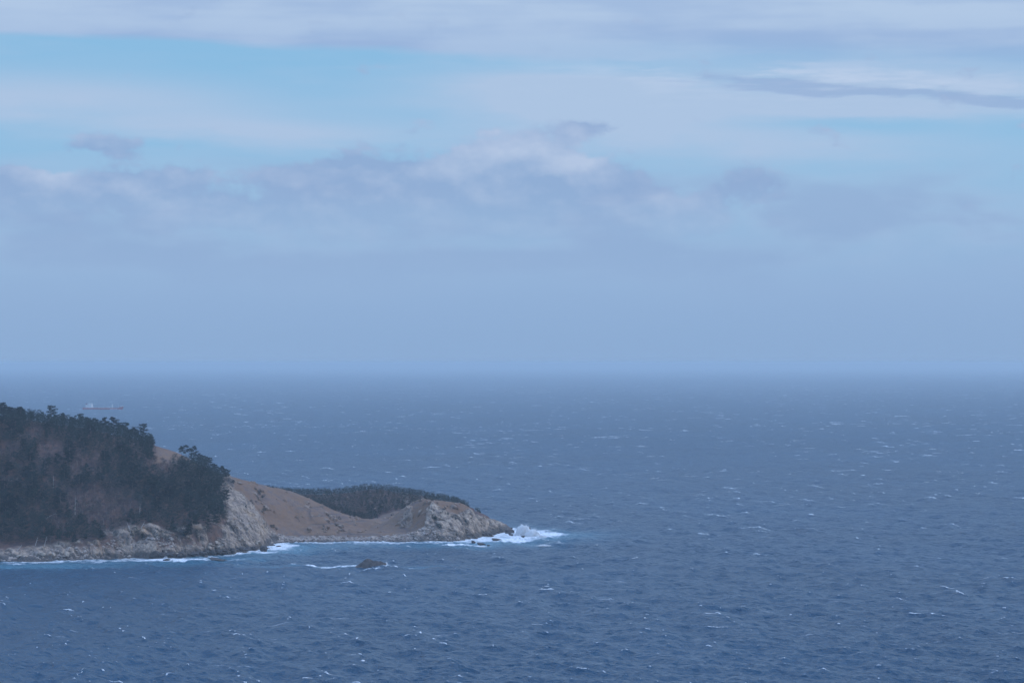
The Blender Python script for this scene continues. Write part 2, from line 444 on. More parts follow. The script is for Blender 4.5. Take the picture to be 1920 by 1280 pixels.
# the spur: rock between the wood's edge and a slanting line; the headland: below its grass cap
spur = sstep(np.interp(PY, [890, 920, 950, 980, 1000, 1012], [425, 450, 478, 502, 520, 530]) + wob - PX, -3, 5) * sstep(PX + wob, 405, 420) * (PY > 893)
spur *= (PX < 540)
headr = sstep(PX + wob - np.interp(PY, [940, 960, 985, 1010], [812, 805, 797, 775]), -3, 4) * sstep(PY + wob * .4 - np.interp(PX, [805, 812, 830, 860, 880, 905, 960], [945, 945, 957, 964, 951, 948, 955]), -2, 3) * (TY < 2060)
rock = np.where(PX > 745, headr, np.where((PX > 420) & (PX < 745), spur, np.maximum(rock, spur)))
low_soil = sstep(patch, .12, .35) * (PX < 425) * sstep(TZ, 4, 9)
rock = np.clip(rock * (1 - .9 * low_soil), 0, 1)
rock = np.maximum(rock, .7 * sstep(fbm(TX / 5, TY / 5, o=3, s=29), .46, .56) * (PX > 420))
rock = np.maximum(rock, sstep(patch, .36, .5) * sstep(PX, 735, 760) * (PX < 815) * .8)
beach = sstep(7.5 - sd, 0, 5) * (PX > 495) * (PX < 775) + sstep(2.6 - TZ, 0, 1.2) * (PX < 160)
beach = np.clip(beach, 0, 1)
far_floor = (TY > np.interp(PX, [500, 560, 640, 700, 715, 745, 770, 878], [2082, 2082, 2064, 2058, 2080, 2086, 2064, 2052])) & (PX > 480)
wood_floor = sstep(432 - PX, 0, 12) * (1 - sstep(PX, 285, 300) * sstep(875 - PY, 0, 10))
TZ = TZ + fbm(TX / 26, TY / 26, o=4, s=5) * 1.3 * sstep(sd, 4, 25) + fbm(TX / 6, TY / 6, o=3, s=9) * 0.35 * sstep(sd, 2, 10)
TZ = TZ - 1.6 * sstep(fbm(TX / 30 + 9, TY / 60, o=3, s=15, ridge=True), .35, .8) * (1 - rock) * sstep(sd, 8, 25) * (PX > 425) * (TY < 2040)
# contour terraces on the bare grass hill
terr = np.zeros_like(TZ)
for zc in (9.5, 14.5, 20.0):
    zc_ = zc + 0.008 * (TX + 130)
    terr += np.exp(-((TZ - zc_) / 0.35) ** 2)
terr *= sstep(PX, 520, 545) * sstep(700 - PX, 0, 20) * (TY < 2035) * (sstep(fbm(TX / 25, TY / 60, o=2, s=77), -0.35, 0.1))
track = np.exp(-((TZ - (3.6 + 0.012 * (TX + 130))) / 0.4) ** 2) * sstep(PX, 560, 600) * sstep(720 - PX, 0, 30) * (TY < 2000) * (sd > 6)
terr = np.clip(terr + 0.8 * track, 0, 1)
TZ = TZ - terr * 0.5
# crags: push the rock about along its own normals
gy, gx = np.gradient(TZ, ty, tx)
nn = np.sqrt(gx ** 2 + gy ** 2 + 1); NX, NY, NZ = -gx / nn, -gy / nn, 1 / nn
ca = fbm(TX / 8.0 + TZ * .06, TY / 9.0, TZ / 7.0, o=4, s=31, ridge=True)
cb = fbm(TX / 2.8 + TZ * .10, TY / 3.4, TZ / 2.4, o=3, s=41, ridge=True)
cl = np.floor((TZ + fbm(TX / 12, TY / 12, o=2, s=51) * 3 + TX * 0.25) / 2.2); 
cell = _h(cl, np.floor(TX / 3.1 + cl * .37), np.floor(TY / 3.3), 5) - 0.5
al_ = TX * 0.8 + TY * 0.45 + TZ * 0.25 + fbm(TX / 9, TY / 9, TZ / 9, o=3, s=57) * 3.0     # along the face: joints run down it
cr1 = sstep(1 - np.abs(vnoise(al_ / 6.5, TZ / 26.0, None, 58)), .80, .99); cr2 = sstep(1 - np.abs(vnoise(al_ / 2.6, TZ / 11.0, None, 59)), .82, 1.0)
blk = _h(np.floor(al_ / 3.4), np.floor(TZ / 4.2 + _h(np.floor(al_ / 3.4), 0 * TZ, 0 * TZ, 3) * 3), 0 * TZ, 8) - .5
disp = rock * (ca * 1.7 + cb * 0.6 + cell * 0.5 + blk * 1.5 - cr1 * 2.4 - cr2 * 0.9 + .5) * sstep(sd, -6, 5)
TXd, TYd, TZd = TX + NX * disp, TY + NY * disp, TZ + NZ * disp * 0.8
TZd = np.where(sd < -2, TZd - 0.6, TZd)

def t_height(x, y):
    x = np.asarray(x, float); y = np.asarray(y, float)
    i = np.clip(np.searchsorted(tx, x) - 1, 0, len(tx) - 2); j = np.clip(np.searchsorted(ty, y) - 1, 0, len(ty) - 2)
    u = (x - tx[i]) / (tx[i + 1] - tx[i]); v = (y - ty[j]) / (ty[j + 1] - ty[j])
    return (TZ[j, i] * (1 - u) + TZ[j, i + 1] * u) * (1 - v) + (TZ[j + 1, i] * (1 - u) + TZ[j + 1, i + 1] * u) * v
def t_field(Fd, x, y):
    i = np.clip(np.searchsorted(tx, x), 0, len(tx) - 1); j = np.clip(np.searchsorted(ty, y), 0, len(ty) - 1)
    return Fd[j, i]
def seen(px, py, d0=1735, d1=2300, lift=0.0):
    """first point of the land along the sight line through (px, py)"""
    D = np.arange(d0, d1, 0.7); x = (px - 960) / F * D
    zr = CAM_H - (py - HZ) / F * D
    hit = np.nonzero(zr <= t_height(x, D) + lift)[0]
    i = hit[0] if len(hit) else int(np.argmin(zr - t_height(x, D)))
    return float(x[i]), float(D[i]), float(t_height(x[i], D[i]))

q = grid_quads(len(ty), len(tx))
keep = (sd.ravel()[q] > -9).any(1)
q = q[keep]
used = np.unique(q); remap = np.full(TX.size, -1); remap[used] = np.arange(len(used))
me = mesh_np("headland", np.stack([TXd, TYd, TZd], -1).reshape(-1, 3)[used], quads=remap[q], smooth=False,
             attrs={"rock": rock.ravel()[used], "beach": beach.ravel()[used], "floor": np.maximum(wood_floor, far_floor).ravel()[used], "terrace": terr.ravel()[used], "crack": (np.clip(cr1 * .9 + cr2 * .6, 0, 1) * rock).ravel()[used]})
m, nt, p, o = material("headland ground")
x, y, z = objpos(nt)
pos = vec(nt, x, y, z)
ck = attr(nt, "crack")
rk, be, fl, te = attr(nt, "rock"), attr(nt, "beach"), attr(nt, "floor"), attr(nt, "terrace")
big = noise(nt, pos, 0.05, 5, 0.6); mid = noise(nt, pos, 0.28, 5, 0.62); fine = noise(nt, pos, 1.3, 4, 0.6)
strat = noise(nt, vec(nt, x * 0.34 + z * 0.16, y * 0.30, z * 0.22), 1.0, 6, 0.68, 0.6)
stones = nt.nodes.new('ShaderNodeTexVoronoi'); stones.inputs['Scale'].default_value = 0.9; nt.links.new(pos.k, stones.inputs['Vector'])
stn = S(nt, stones.outputs['Distance'])
grass = mixc(nt, (big * 0.6 + mid * 0.4).step(0.35, 0.65), (0.158, 0.092, 0.056), (0.272, 0.156, 0.080))
grass = mixc(nt, mid.step(0.46, 0.64) * 0.8, grass, (0.140, 0.092, 0.075))
grass = mixc(nt, fine.step(0.55, 0.8) * 0.5, grass, (0.33, 0.23, 0.15))
grass = mixc(nt, big.step(0.48, 0.62) * mid.step(0.3, 0.6) * 0.7, grass, (0.125, 0.092, 0.085))
wv = nt.nodes.new('ShaderNodeTexWave'); wv.inputs['Scale'].default_value = 0.28; wv.inputs['Distortion'].default_value = 1.5; wv.inputs['Detail'].default_value = 1
nt.links.new(vec(nt, x + z * 1.2, y * 0.4, 0.0).k, wv.inputs['Vector'])
grass = mixc(nt, S(nt, wv.outputs['Fac']) * big.step(0.4, 0.6) * 0.35, grass, (0.15, 0.12, 0.11))
grass = mixc(nt, te * 0.75, grass, (0.085, 0.075, 0.075))
litter = mixc(nt, mid.step(0.35, 0.65), (0.070, 0.042, 0.036), (0.150, 0.076, 0.050))
ground = mixc(nt, fl, grass, litter)
rockc = mixc(nt, strat.step(0.34, 0.64), (0.140, 0.108, 0.092), (0.47, 0.365, 0.275))
rockc = mixc(nt, mid.step(0.5, 0.72) * 0.8, rockc, (0.19, 0.15, 0.125))
rockc = mixc(nt, big.step(0.55, 0.7) * 0.5, rockc, (0.44, 0.28, 0.155))
rockc = mixc(nt, (fine + mid * 0.5).step(0.88, 1.02) * 0.6, rockc, (0.11, 0.10, 0.095))
rockc = mixc(nt, ck * fine.step(0.3, 0.6) * 0.75, rockc, (0.065, 0.055, 0.05))        # darker along the joints
ground = mixc(nt, rk, ground, rockc)
stc = mixc(nt, stn.step(0.1, 0.6), (0.40, 0.33, 0.275), (0.19, 0.155, 0.135))
ground = mixc(nt, be, ground, stc)
tide = 1.0 - (z - rk * 1.8 + (big - 0.5) * 5.0 + (mid - 0.5) * 3.0).step(0.9, 3.4)       # weed and wet up to the splash line
ground = mixc(nt, tide * 0.8, ground, (0.075, 0.065, 0.06))
put(nt, p.inputs['Base Color'], ground)
p.inputs['Roughness'].default_value = 0.92; p.inputs['Specular IOR Level'].default_value = 0.2
bump(nt, p, strat * rk * 1.5 + mid * 0.8 + fine * 0.35 + stn * be * 0.6, 1.0, 0.9)
add("headland", me, m, kind="structure")

# ================================================================== SEA
NW = 84
lam = np.exp(np.linspace(np.log(3.0), np.log(64), NW) + rng.uniform(-.02, .02, NW))
th0 = R(-152)                                   # waves run to the left and a little towards the camera
th = th0 + rng.normal(0, 1, NW) * np.interp(np.log(lam), [np.log(3), np.log(64)], [R(55), R(30)])
kk = 2 * np.pi / lam; kx, ky = kk * np.cos(th), kk * np.sin(th)
am = lam ** 0.76 * np.exp(-(np.maximum(lam - 42, 0) / 14) ** 2)
am *= 0.64 / np.sqrt((am ** 2).sum() / 2)
ph = rng.uniform(0, 2 * np.pi, NW)
def waves(x, y, spacing=None, choppy=0.85, across=0.0):
    x = x.astype(np.float64); y = y.astype(np.float64)
    h = np.zeros_like(x); ox = np.zeros_like(x); oy = np.zeros_like(x); j = np.zeros_like(x)
    for i in range(NW):
        w = am[i] if spacing is None else am[i] * np.clip(lam[i] / (2.0 * (spacing * abs(math.sin(th[i])) + across * abs(math.cos(th[i])))) - 0.35, 0, 1)
        if spacing is not None and not np.any(w > 0): continue
        a = kx[i] * x + ky[i] * y + ph[i]
        c, s = np.cos(a), np.sin(a)
        h += w * c
        ox -= w * s * np.cos(th[i]) * choppy; oy -= w * s * np.sin(th[i]) * choppy
        j += w * kk[i] * c
    return h, ox, oy, j

rows = DW(np.arange(1332, 690.3, -1.15))
rows = np.concatenate([np.linspace(0.5, rows[0], 12)[:-1], rows, [80000.0]])
cols = np.arange(-1180, 1181, 1.65) / F
outer = np.linspace(cols[-1], math.pi * 2 + cols[0], 60)[1:]
cols = np.concatenate([cols, outer])
nr, ncl = len(rows), len(cols)
RR, AA = np.meshgrid(rows, cols, indexing='ij')
SX, SY = RR * np.sin(AA), RR * np.cos(AA)
dense = (np.abs(AA) < 1185 / F) & (RR > 950) & (RR < 9000)
spc = np.gradient(rows)[:, None] * np.ones((1, ncl))
SZ = np.zeros_like(SX); jac = np.zeros_like(SX)
OX = np.zeros_like(SX); OY = np.zeros_like(SX)
h, ox, oy, j = waves(SX[dense], SY[dense], spc[dense] * 0.8, 0.85, RR[dense] * (1.65 / F))
sdc = np.full(SX.shape, -500.0)
nearc = dense & (SX < 220) & (RR > 1550) & (RR < 2450)
sdc[nearc] = coast_sd(SX[nearc], SY[nearc])
calm = np.clip(sstep(-sdc[dense], 2, 40), 0.25, 1)
SZ[dense] = h * calm; OX[dense] = ox * calm; OY[dense] = oy * calm; jac[dense] = j
# foam and milky aerated water, by place on the sea
def wblob(px, py, rx, ry, tilt=0.0):
    """patch of sea around the point of the surface in row py: rx, ry in metres"""
    cx, cy = WL(px, py)
    a = (SX[nearc] - cx); b = (SY[nearc] - cy) + tilt * a
    return np.exp(-(a / rx) ** 2 - (b / ry) ** 2)
foam = np.zeros_like(SX); teal = np.zeros_like(SX)
s_ = -sdc[nearc]; X_, Y_ = SX[nearc], SY[nearc]; pxn = X_ / Y_ * F + 960
edge_n = fbm(X_ / 12, Y_ / 30, o=3, s=61)
vis = (Y_ < 2075)
shore = np.exp(-np.maximum(s_, 0) / (9 + 5 * edge_n)) * (0.95 + 0.4 * edge_n)
f = shore * 0.8
t = np.exp(-np.maximum(s_, 0) / 18) * 0.5
FO = [(975, 1003, 20, 38, .95), (1000, 1000, 24, 30, .85), (930, 1013, 22, 26, .9), (880, 1021, 22, 14, .8), (1020, 1003, 22, 26, .6), (1030, 1020, 14, 7, .8), (985, 1012, 24, 18, .6), (1045, 993, 16, 24, .5),
      (850, 1021, 16, 8, .5), (905, 1031, 16, 7, .55), (935, 1033, 10, 6, .5), (540, 1022, 12, 18, .75), (520, 1027, 12, 22, .75), (560, 1030, 14, 14, .4), (500, 1035, 16, 14, .65), (405, 1050, 20, 11, .75), (370, 1049, 16, 8, .8),
      (305, 1050, 12, 10, .85), (430, 1047, 20, 6, .5), (250, 1051, 24, 6, .7), (150, 1054, 24, 5, .65), (60, 1057, 24, 6, .6), (20, 1065, 14, 4, .5), (700, 1018, 24, 14, .6), (648, 1061, 11, 5, 1.25), (620, 1061, 20, 4.5, .95), (575, 1060, 22, 4, .7), (735, 1061, 6, 6, 1.3), (752, 1062, 16, 3.5, .8), (697, 1066, 12, 4, .9), (505, 1052, 10, 3, .35)]
for a, b, rx, ry, s in FO: f = f + .9 * s * wblob(a, b, rx, ry)
TE = [(1000, 1006, 40, 45, .9), (920, 1018, 40, 30, .9), (540, 1027, 28, 40, .9), (500, 1035, 26, 30, .8), (440, 1047, 34, 22, .7), (600, 1061, 50, 8, .7), (740, 1061, 30, 7, .5), (300, 1054, 50, 18, .6), (120, 1060, 60, 18, .6), (20, 1063, 50, 22, .6), (700, 1022, 60, 25, .45), (860, 1026, 40, 20, .5), (1070, 1000, 30, 40, .4)]
for a, b, rx, ry, s in TE: t = t + .8 * s * wblob(a, b, rx, ry)
foam[nearc] = np.clip(f + .25 * fbm(X_ / 7, Y_ / 22, o=3, s=63) * np.clip(f * 3, 0, 1), 0, 0.98); teal[nearc] = np.clip(t, 0, 1)
SZ += np.where(foam > 0.3, sstep(foam, .3, 1.0) * (0.35 + 0.7 * fbm(SX / 5, SY / 9, o=3, s=71)), 0)
# whitecaps where the choppy surface folds
thr = 0.40
caps = sstep(jac, thr, thr + 0.14) * dense * (RR < 3200)
foam = np.maximum(foam, np.clip(caps * 0.65, 0, 0.7))
me = mesh_np("sea", np.stack([SX + OX, SY + OY, SZ], -1).reshape(-1, 3),
             quads=np.concatenate([grid_quads(nr, ncl)[:, ::-1],
                                   np.stack([np.arange(nr - 1) * ncl + ncl - 1, np.arange(1, nr) * ncl + ncl - 1, np.arange(1, nr) * ncl, np.arange(nr - 1) * ncl], 1)]),
             smooth=True, attrs={"foam": foam.ravel(), "teal": teal.ravel(), "chop": np.interp(RR, [1000, 1800, 4500], [.22, .28, .39]).ravel()})
m, nt, p, o = material("sea water")
x, y, z = objpos(nt)
fo, ta = attr(nt, "foam"), attr(nt, "teal")
ca_, sa_ = math.cos(th0), math.sin(th0)
al = x * ca_ + y * sa_                 # along the wind
ac = x * -sa_ + y * ca_                # along the crests
w1 = noise(nt, vec(nt, al * (1 / 9.), ac * (1 / 22.), 0.0), 1.0, 3, 0.55, 0.2)
w2 = noise(nt, vec(nt, al * (1 / 2.6), ac * (1 / 6.), 3.0), 1.0, 3, 0.6, 0.2)
fn = noise(nt, vec(nt, x * 0.28, y * 0.10, z * 0.3), 1.0, 6, 0.65, 0.4)
gust = noise(nt, vec(nt, x * (1 / 260.), y * (1 / 420.), 0.0), 1.0, 4, 0.55)
lace = noise(nt, vec(nt, x * 0.7, y * 0.22, z * 0.5), 1.0, 4, 0.7, 0.5)
fmask = fn.step((1.0 - fo) * 0.72 + 0.08, (1.0 - fo) * 0.72 + 0.48) * fo.step(0.02, 0.25) * lace.step(0.22, 0.58)
streak = noise(nt, vec(nt, x * (1 / 34.), y * (1 / 9.), 2.0), 1.0, 6, 0.62, 0.7)
thin = streak.step(0.63, 0.76) * fn.step(0.35, 0.7) * 0.55
deep = mixc(nt, gust.step(0.3, 0.7), (0.002, 0.039, 0.079), (0.003, 0.048, 0.096))
water = mixc(nt, ta * (fn * 0.7 + 0.45), deep, (0.075, 0.23, 0.30))
put(nt, p.inputs['Base Color'], water)
put(nt, p.inputs['Roughness'], attr(nt, 'chop'))        # chop too fine for the mesh
p.inputs['IOR'].default_value = 1.333
p.inputs['Specular IOR Level'].default_value = 0.12
p.inputs['Specular Tint'].default_value = (0.80, 0.97, 1.0, 1)
bump(nt, p, w1 * 3.4 + w2 * 2.4, 1.0, 1.0)
fb = nt.nodes.new('ShaderNodeBsdfDiffuse'); fb.inputs[0].default_value = (0.80, 0.82, 0.82, 1)
mx = nt.nodes.new('ShaderNodeMixShader')
put(nt, mx.inputs[0], fmask.max(thin))
nt.links.new(p.outputs[0], mx.inputs[1]); nt.links.new(fb.outputs[0], mx.inputs[2]); nt.links.new(mx.outputs[0], o.inputs[0])
add("sea", me, m, kind="structure")

# ------------------------------------------------------------------ haze: one box of thin pale air
HAZE = 6.8e-5
hb = 85000.0
me = bpy.data.meshes.new("haze")
bm = bmesh.new(); bmesh.ops.create_cube(bm, size=1.0)
for v in bm.verts: v.co = Vector((v.co.x * 2 * hb, v.co.y * 2 * hb, -8.0 if v.co.z < 0 else CAM_H + 6.0))
bm.to_mesh(me); bm.free()
m = bpy.data.materials.new("haze air"); m.use_nodes = True
nt = m.node_tree; nt.nodes.clear()
o = nt.nodes.new('ShaderNodeOutputMaterial'); pv = nt.nodes.new('ShaderNodeVolumePrincipled')
pv.inputs['Color'].default_value = (0.77, 0.92, 0.99, 1); pv.inputs['Density'].default_value = HAZE; pv.inputs['Anisotropy'].default_value = 0.25
nt.links.new(pv.outputs[0], o.inputs['Volume'])
add("haze", me, m, kind="stuff")

# ------------------------------------------------------------------ whitecaps on the open sea
def whitecaps():
    cand = []
    for d0, d1, n, keep in ((1000, 1700, 9000, 95), (1700, 3000, 30000, 330), (3000, 6000, 40000, 1100), (6000, 16000, 8000, 4200)):
        D = np.sqrt(rng.uniform(d0 ** 2, d1 ** 2, n)); a = rng.uniform(-1080, 1080, n) / F
        x, y = D * np.sin(a), D * np.cos(a)
        ok = np.ones(n, bool)
        if d0 < 3000: ok = coast_sd(x, y) < -45
        x, y = x[ok], y[ok]
        clump = vnoise(x / 170, y / 260, s=91)
        sc = clump * 0.2 + rng.uniform(0, .5, len(x))
        if d1 <= 6000:
            h, ox, oy, j = waves(x, y); sc = sc + j * 1.6
        i = np.argsort(-sc)[:keep]
        cand.append(np.stack([x[i], y[i]], 1))
    return np.concatenate(cand)
wc = whitecaps()
n = len(wc); NS = 15
L = rng.gamma(1.8, 2.1, n) + 1.6
L = np.where(np.hypot(wc[:, 0], wc[:, 1]) > 3000, L * 1.15, L)
nearw = np.hypot(wc[:, 0], wc[:, 1]) < 1900; L = np.where(nearw, np.minimum(L * .8, 6.5), L)
big_ = (rng.uniform(0, 1, n) < 0.06) & ~nearw; L = np.where(big_, L * 2.2, L)
cd = np.stack([-math.sin(th0) * np.ones(n), math.cos(th0) * np.ones(n)], 1)
ang = rng.normal(0.75, 0.42, n); cd = np.stack([cd[:, 0] * np.cos(ang) - cd[:, 1] * np.sin(ang), cd[:, 0] * np.sin(ang) + cd[:, 1] * np.cos(ang)], 1)
pd = np.array([math.cos(th0), math.sin(th0)])
tt = np.linspace(-1, 1, NS)
bx = wc[:, None, 0] + cd[:, None, 0] * tt * L[:, None]; by = wc[:, None, 1] + cd[:, None, 1] * tt * L[:, None]
offs = np.linspace(-3.5, 3.5, 8)
best = np.full(bx.shape, -9e9); bo = np.zeros(bx.shape)
for of in offs:
    h, _, _, _ = waves((bx + pd[0] * of).ravel(), (by + pd[1] * of).ravel()); h = h.reshape(bx.shape)
    g = h > best; best = np.where(g, h, best); bo = np.where(g, of, bo)
bo = (bo + np.roll(bo, 1, 1) + np.roll(bo, -1, 1)) / 3
bx += pd[0] * bo; by += pd[1] * bo
hh, ox, oy, _ = waves(bx.ravel(), by.ravel())
bx = bx + ox.reshape(bx.shape); by = by + oy.reshape(bx.shape)
bz = hh.reshape(bx.shape)
dist = np.hypot(wc[:, 0], wc[:, 1])[:, None]
flat = np.clip(1.6 - dist / 4500, 0, 1); bz = bz * flat        # beyond this the sheet itself is level
prof = np.clip(1 - np.abs(tt) ** 2.2, 0, 1)[None, :] * (0.25 + 0.75 * rng.uniform(0, 1, (n, NS))) * (0.55 + 0.45 * rng.uniform(0, 1, (n, 1)))
prof[:, 0] = 0; prof[:, -1] = 0
sz = (rng.uniform(0.25, 1.0, (n, 1)) ** 1.3 * 0.85) * np.where(big_, 1.4, 1.0)[:, None] * (1 + np.clip((dist - 2200) / 2500, 0, 1.6))
wd = prof * sz
ver = []
for (fwd, up) in ((-0.9, -0.12), (-0.1, 0.42), (0.55, 0.16), (1.1, -0.30)):
    ver.append(np.stack([bx + pd[0] * fwd * wd * 1.3 , by + pd[1] * fwd * wd * 1.3, bz + 0.05 + up * wd * 1.15 + rng.normal(0, .05, bx.shape) * wd], -1))
ver = np.stack(ver, 2)            # n, NS, 4, 3
base = np.arange(n * NS * 4).reshape(n, NS, 4)
qs = np.stack([base[:, :-1, :-1], base[:, :-1, 1:], base[:, 1:, 1:], base[:, 1:, :-1]], -1).reshape(-1, 4)
me = mesh_np("whitecaps", ver.reshape(-1, 3), quads=qs, smooth=True)
add("whitecaps", me, M['capfoam'], kind="stuff", label="small white breaking crests scattered over the open sea", category="whitecaps")

# ------------------------------------------------------------------ spray
def spray(name, puffs, n, label, seed):
    """puffs: (x, y, z, rx, ry, height, lean): many flecks of white water, dense low, ragged at the top"""
    r = np.random.default_rng(seed); V_, T_ = [], []
    for (x, y, z, rx, ry, hgt, lean) in puffs:
        k = n // 2
        u = r.uniform(0, 1, k) ** 1.35; g = r.normal(0, .42, (k, 2)) * (1 - .35 * u)[:, None]
        dome = np.exp(-(g ** 2).sum(1) * 1.6)
        c = np.stack([x + g[:, 0] * rx + lean * u * hgt, y + g[:, 1] * ry, z + u * hgt * dome * (.8 + .3 * fbm(g[:, 0] * 2.5 + seed, g[:, 1] * 2.5, o=3, s=seed))], 1)
        s = 0.5 * (1 - 0.6 * u) * r.uniform(.5, 1.2, k)
        tri = r.normal(0, 1, (k, 3, 3)); tri /= np.linalg.norm(tri, axis=2, keepdims=True)
        v = c[:, None, :] + tri * s[:, None, None]
        b = sum(len(q) for q in V_)
        V_.append(v.reshape(-1, 3)); T_.append(np.arange(k * 3).reshape(-1, 3) + b)
    bm = bmesh.new(); bmesh.ops.create_icosphere(bm, subdivisions=3, radius=1.0)
    v0 = np.array([v.co for v in bm.verts]); f0 = np.array([[v.index for v in f.verts] for f in bm.faces]); bm.free()
    for q_, (x, y, z, rx, ry, hgt, lean) in enumerate(puffs):
        nz_ = 1 + .42 * fbm(v0[:, 0] * 1.8 + q_ * 3.1, v0[:, 1] * 1.8 + seed, v0[:, 2] * 1.8, o=4, s=seed)
        v = v0 * nz_[:, None] * [rx * .62, ry * .62, hgt * .62]; v[:, 0] += lean * np.maximum(v[:, 2], 0)
        b = sum(len(q) for q in V_); V_.append(v + [x, y, z]); T_.append(f0 + b)
    me = mesh_np(name, np.concatenate(V_), tris=np.concatenate(T_), smooth=False)
    return add(name, me, M['spray'], kind="stuff", label=label, category="spray")
def puff(px, py, rx, ry, h, lean=0.0):
    x, y = WL(px, py); return (x, y, -0.2, rx, ry, h, lean)
spray("wave_spray", [puff(976, 1004, 6.0, 4, 12.0, .1), puff(984, 1004, 6.0, 4, 11.5, .15), puff(994, 1005, 8, 4, 8.5, .35), puff(1003, 1005, 7, 4, 3.6, .3), puff(965, 1003, 6, 4, 2.6), puff(948, 1005, 6, 5, 2.2), puff(1016, 1006, 6, 4, 2.0, .3),
                     puff(945, 991, 3, 4, 3.2), puff(933, 1010, 6, 4, 1.3), puff(1035, 1020, 7, 3, 1.6), puff(1020, 1022, 6, 3, 1.0), puff(890, 1017, 8, 3, 1.0)], 2400,
      "white burst of spray thrown up by waves off the headland tip", 3)
spray("wave_spray", [puff(723.5, 1061, 1.5, 1.5, 4.2, .1), puff(724, 1061, 1.2, 1.2, 3.4, -.1), puff(729, 1061.5, 2.5, 1.5, 1.3, .3), puff(712, 1063, 1.2, 1, 1.0), puff(700, 1063.5, 1.2, 1, .8)], 260, "white splash at the right end of the small dark islet", 4)
spray("wave_spray", [puff(311, 1047.5, 3, 2, 2.6), puff(298, 1049, 5, 2, 1.3), puff(325, 1049, 4, 2, 1.1)], 350, "white splash against the rocks below the wooded hill", 5)
spray("wave_spray", [puff(px, 1017 + random.uniform(-.5, 1.2), 3.2, 2.2, random.uniform(.7, 1.7) + (1.0 if 680 < px < 725 else 0)) for px in range(520, 850, 9)], 110, "thin line of surf breaking along the cobble beach", 6)
spray("wave_spray", [puff(px, float(np.interp(px, [0, 200, 290, 400, 490, 515], [1055, 1051, 1048.5, 1043.5, 1033, 1024])) + random.uniform(-.3, 1.5), 3.5, 2, random.uniform(.4, 1.2)) for px in range(5, 515, 10)], 80, "broken white water along the foot of the near cliffs", 7)

# ================================================================== ROCKS
def crag(seed, sub=3, sq=(1, 1, 1), rough=0.28):
    bm = bmesh.new(); bmesh.ops.create_icosphere(bm, subdivisions=sub, radius=1.0)
    r = np.random.default_rng(seed)
    v = np.array([w.co for w in bm.verts])
    for _ in range(11):                       # knock flats off it
        d = r.normal(0, 1, 3); d /= np.linalg.norm(d); c = r.uniform(.55, .9)
        s = v @ d; v -= np.maximum(s - c, 0)[:, None] * d * 0.9
    nzz = fbm(v[:, 0] * 2 + seed, v[:, 1] * 2, v[:, 2] * 2, o=3, s=seed)
    v *= (1 + rough * nzz)[:, None]
    v *= np.array(sq)
    for w, c in zip(bm.verts, v): w.co = c
    me = bpy.data.meshes.new("boulder"); bm.to_mesh(me); bm.free()
    return me
crags = [crag(s, 3, q_) for s, q_ in ((1, (1, .8, .7)), (2, (1.2, .8, .6)), (3, (.9, .9, .9)), (4, (1.3, .9, .5)), (5, (1, .7, 1.05)))]
for c in crags: c.materials.append(M['rock'])
pale = [c.copy() for c in crags]
for c in pale: c.materials.clear(); c.materials.append(M['cliffrock'])
def boulder(px, py, wpx, label, group=None, v=None, hfac=1.0, mat='rock', dz=0.0, land=False):
    if land: x, y, z = seen(px, py)
    else: (x, y), z = WL(px, py), 0.0
    s = wpx / F * y / 2
    o = add("boulder", (crags if mat == 'rock' else pale)[random.randrange(5) if v is None else v])
    o.location = (x, y - (3.2 if land else 0), max(z, .3) + 0.25 * s + dz); o.scale = (s, s, s * hfac); o.rotation_euler = (random.uniform(-.15, .15), random.uniform(-.15, .15), random.uniform(-.5, .5))
    o["label"] = label; o["category"] = "boulder"
    if group: o["group"] = group
    return o
boulder(495, 1034, 17, "large pointed dark boulder standing in the surf below the rocky spur", v=4, hfac=1.0)
boulder(312, 1051, 13, "low dark rock awash in white water under the wooded cliff", v=3, hfac=.6)
boulder(1000, 1000, 16, "dark rounded rock farthest out beyond the headland tip", v=1, hfac=.9)
boulder(985, 992, 20, "long dark ledge behind the spray burst at the headland tip", v=3, hfac=.9)
boulder(957, 1000, 17, "big dark rock at the very end of the headland", v=1, hfac=1.1)
boulder(981, 1007, 9, "small dark rock sticking out of the foam in front of the spray", v=0, hfac=.6)
boulder(902, 1022, 17, "flat dark rock in the foam in front of the headland cliff", v=3, hfac=.7)
boulder(888, 1018, 10, "squat dark rock touching the foot of the headland cliff", v=2, hfac=.8)
boulder(916, 1023.5, 6, "tiny rock at the outer edge of the headland foam", v=0, hfac=.7)
boulder(930, 1014, 18, "low dark ledge between the headland and the breaking wave", v=3, hfac=.6)
boulder(958, 1004, 10, "small dark rock beside the big rock at the headland end", v=0, hfac=.7)
boulder(405, 1052, 26, "flat dark reef awash in foam off the rocky spur", v=3, hfac=.35)
boulder(420, 1051, 12, "small reef rock beside the flat dark reef", v=3, hfac=.35)
boulder(522, 1025, 9, "low rock in the surf at the left end of the beach", v=3, hfac=.5)
boulder(508, 1023, 13, "dark rock heap where the spur meets the beach", v=3, hfac=.6)
for i in range(60):
    px = random.uniform(285, 485); py = float(np.interp(px, [285, 400, 440, 470, 485], [1046, 1040, 1036.5, 1031.5, 1029])) - random.uniform(-.5, 3)
    boulder(px, py, random.uniform(6, 16), "grey boulder at the water's edge under the rocky spur and wooded cliff", "boulders along the waterline of the near cliffs", hfac=random.uniform(.6, 1.0), land=True, dz=random.uniform(.2, .8))
for i in range(26):
    px = random.uniform(300, 500); py = float(np.interp(px, [285, 400, 440, 470, 500], [1042, 1036, 1030, 1025, 1018])) - random.uniform(0, 18)
    boulder(px, py, random.uniform(4, 11), "pale grey block lying on the rocky spur slope", "blocks on the near rock slopes", hfac=random.uniform(.6, 1.0), mat='pale', land=True)
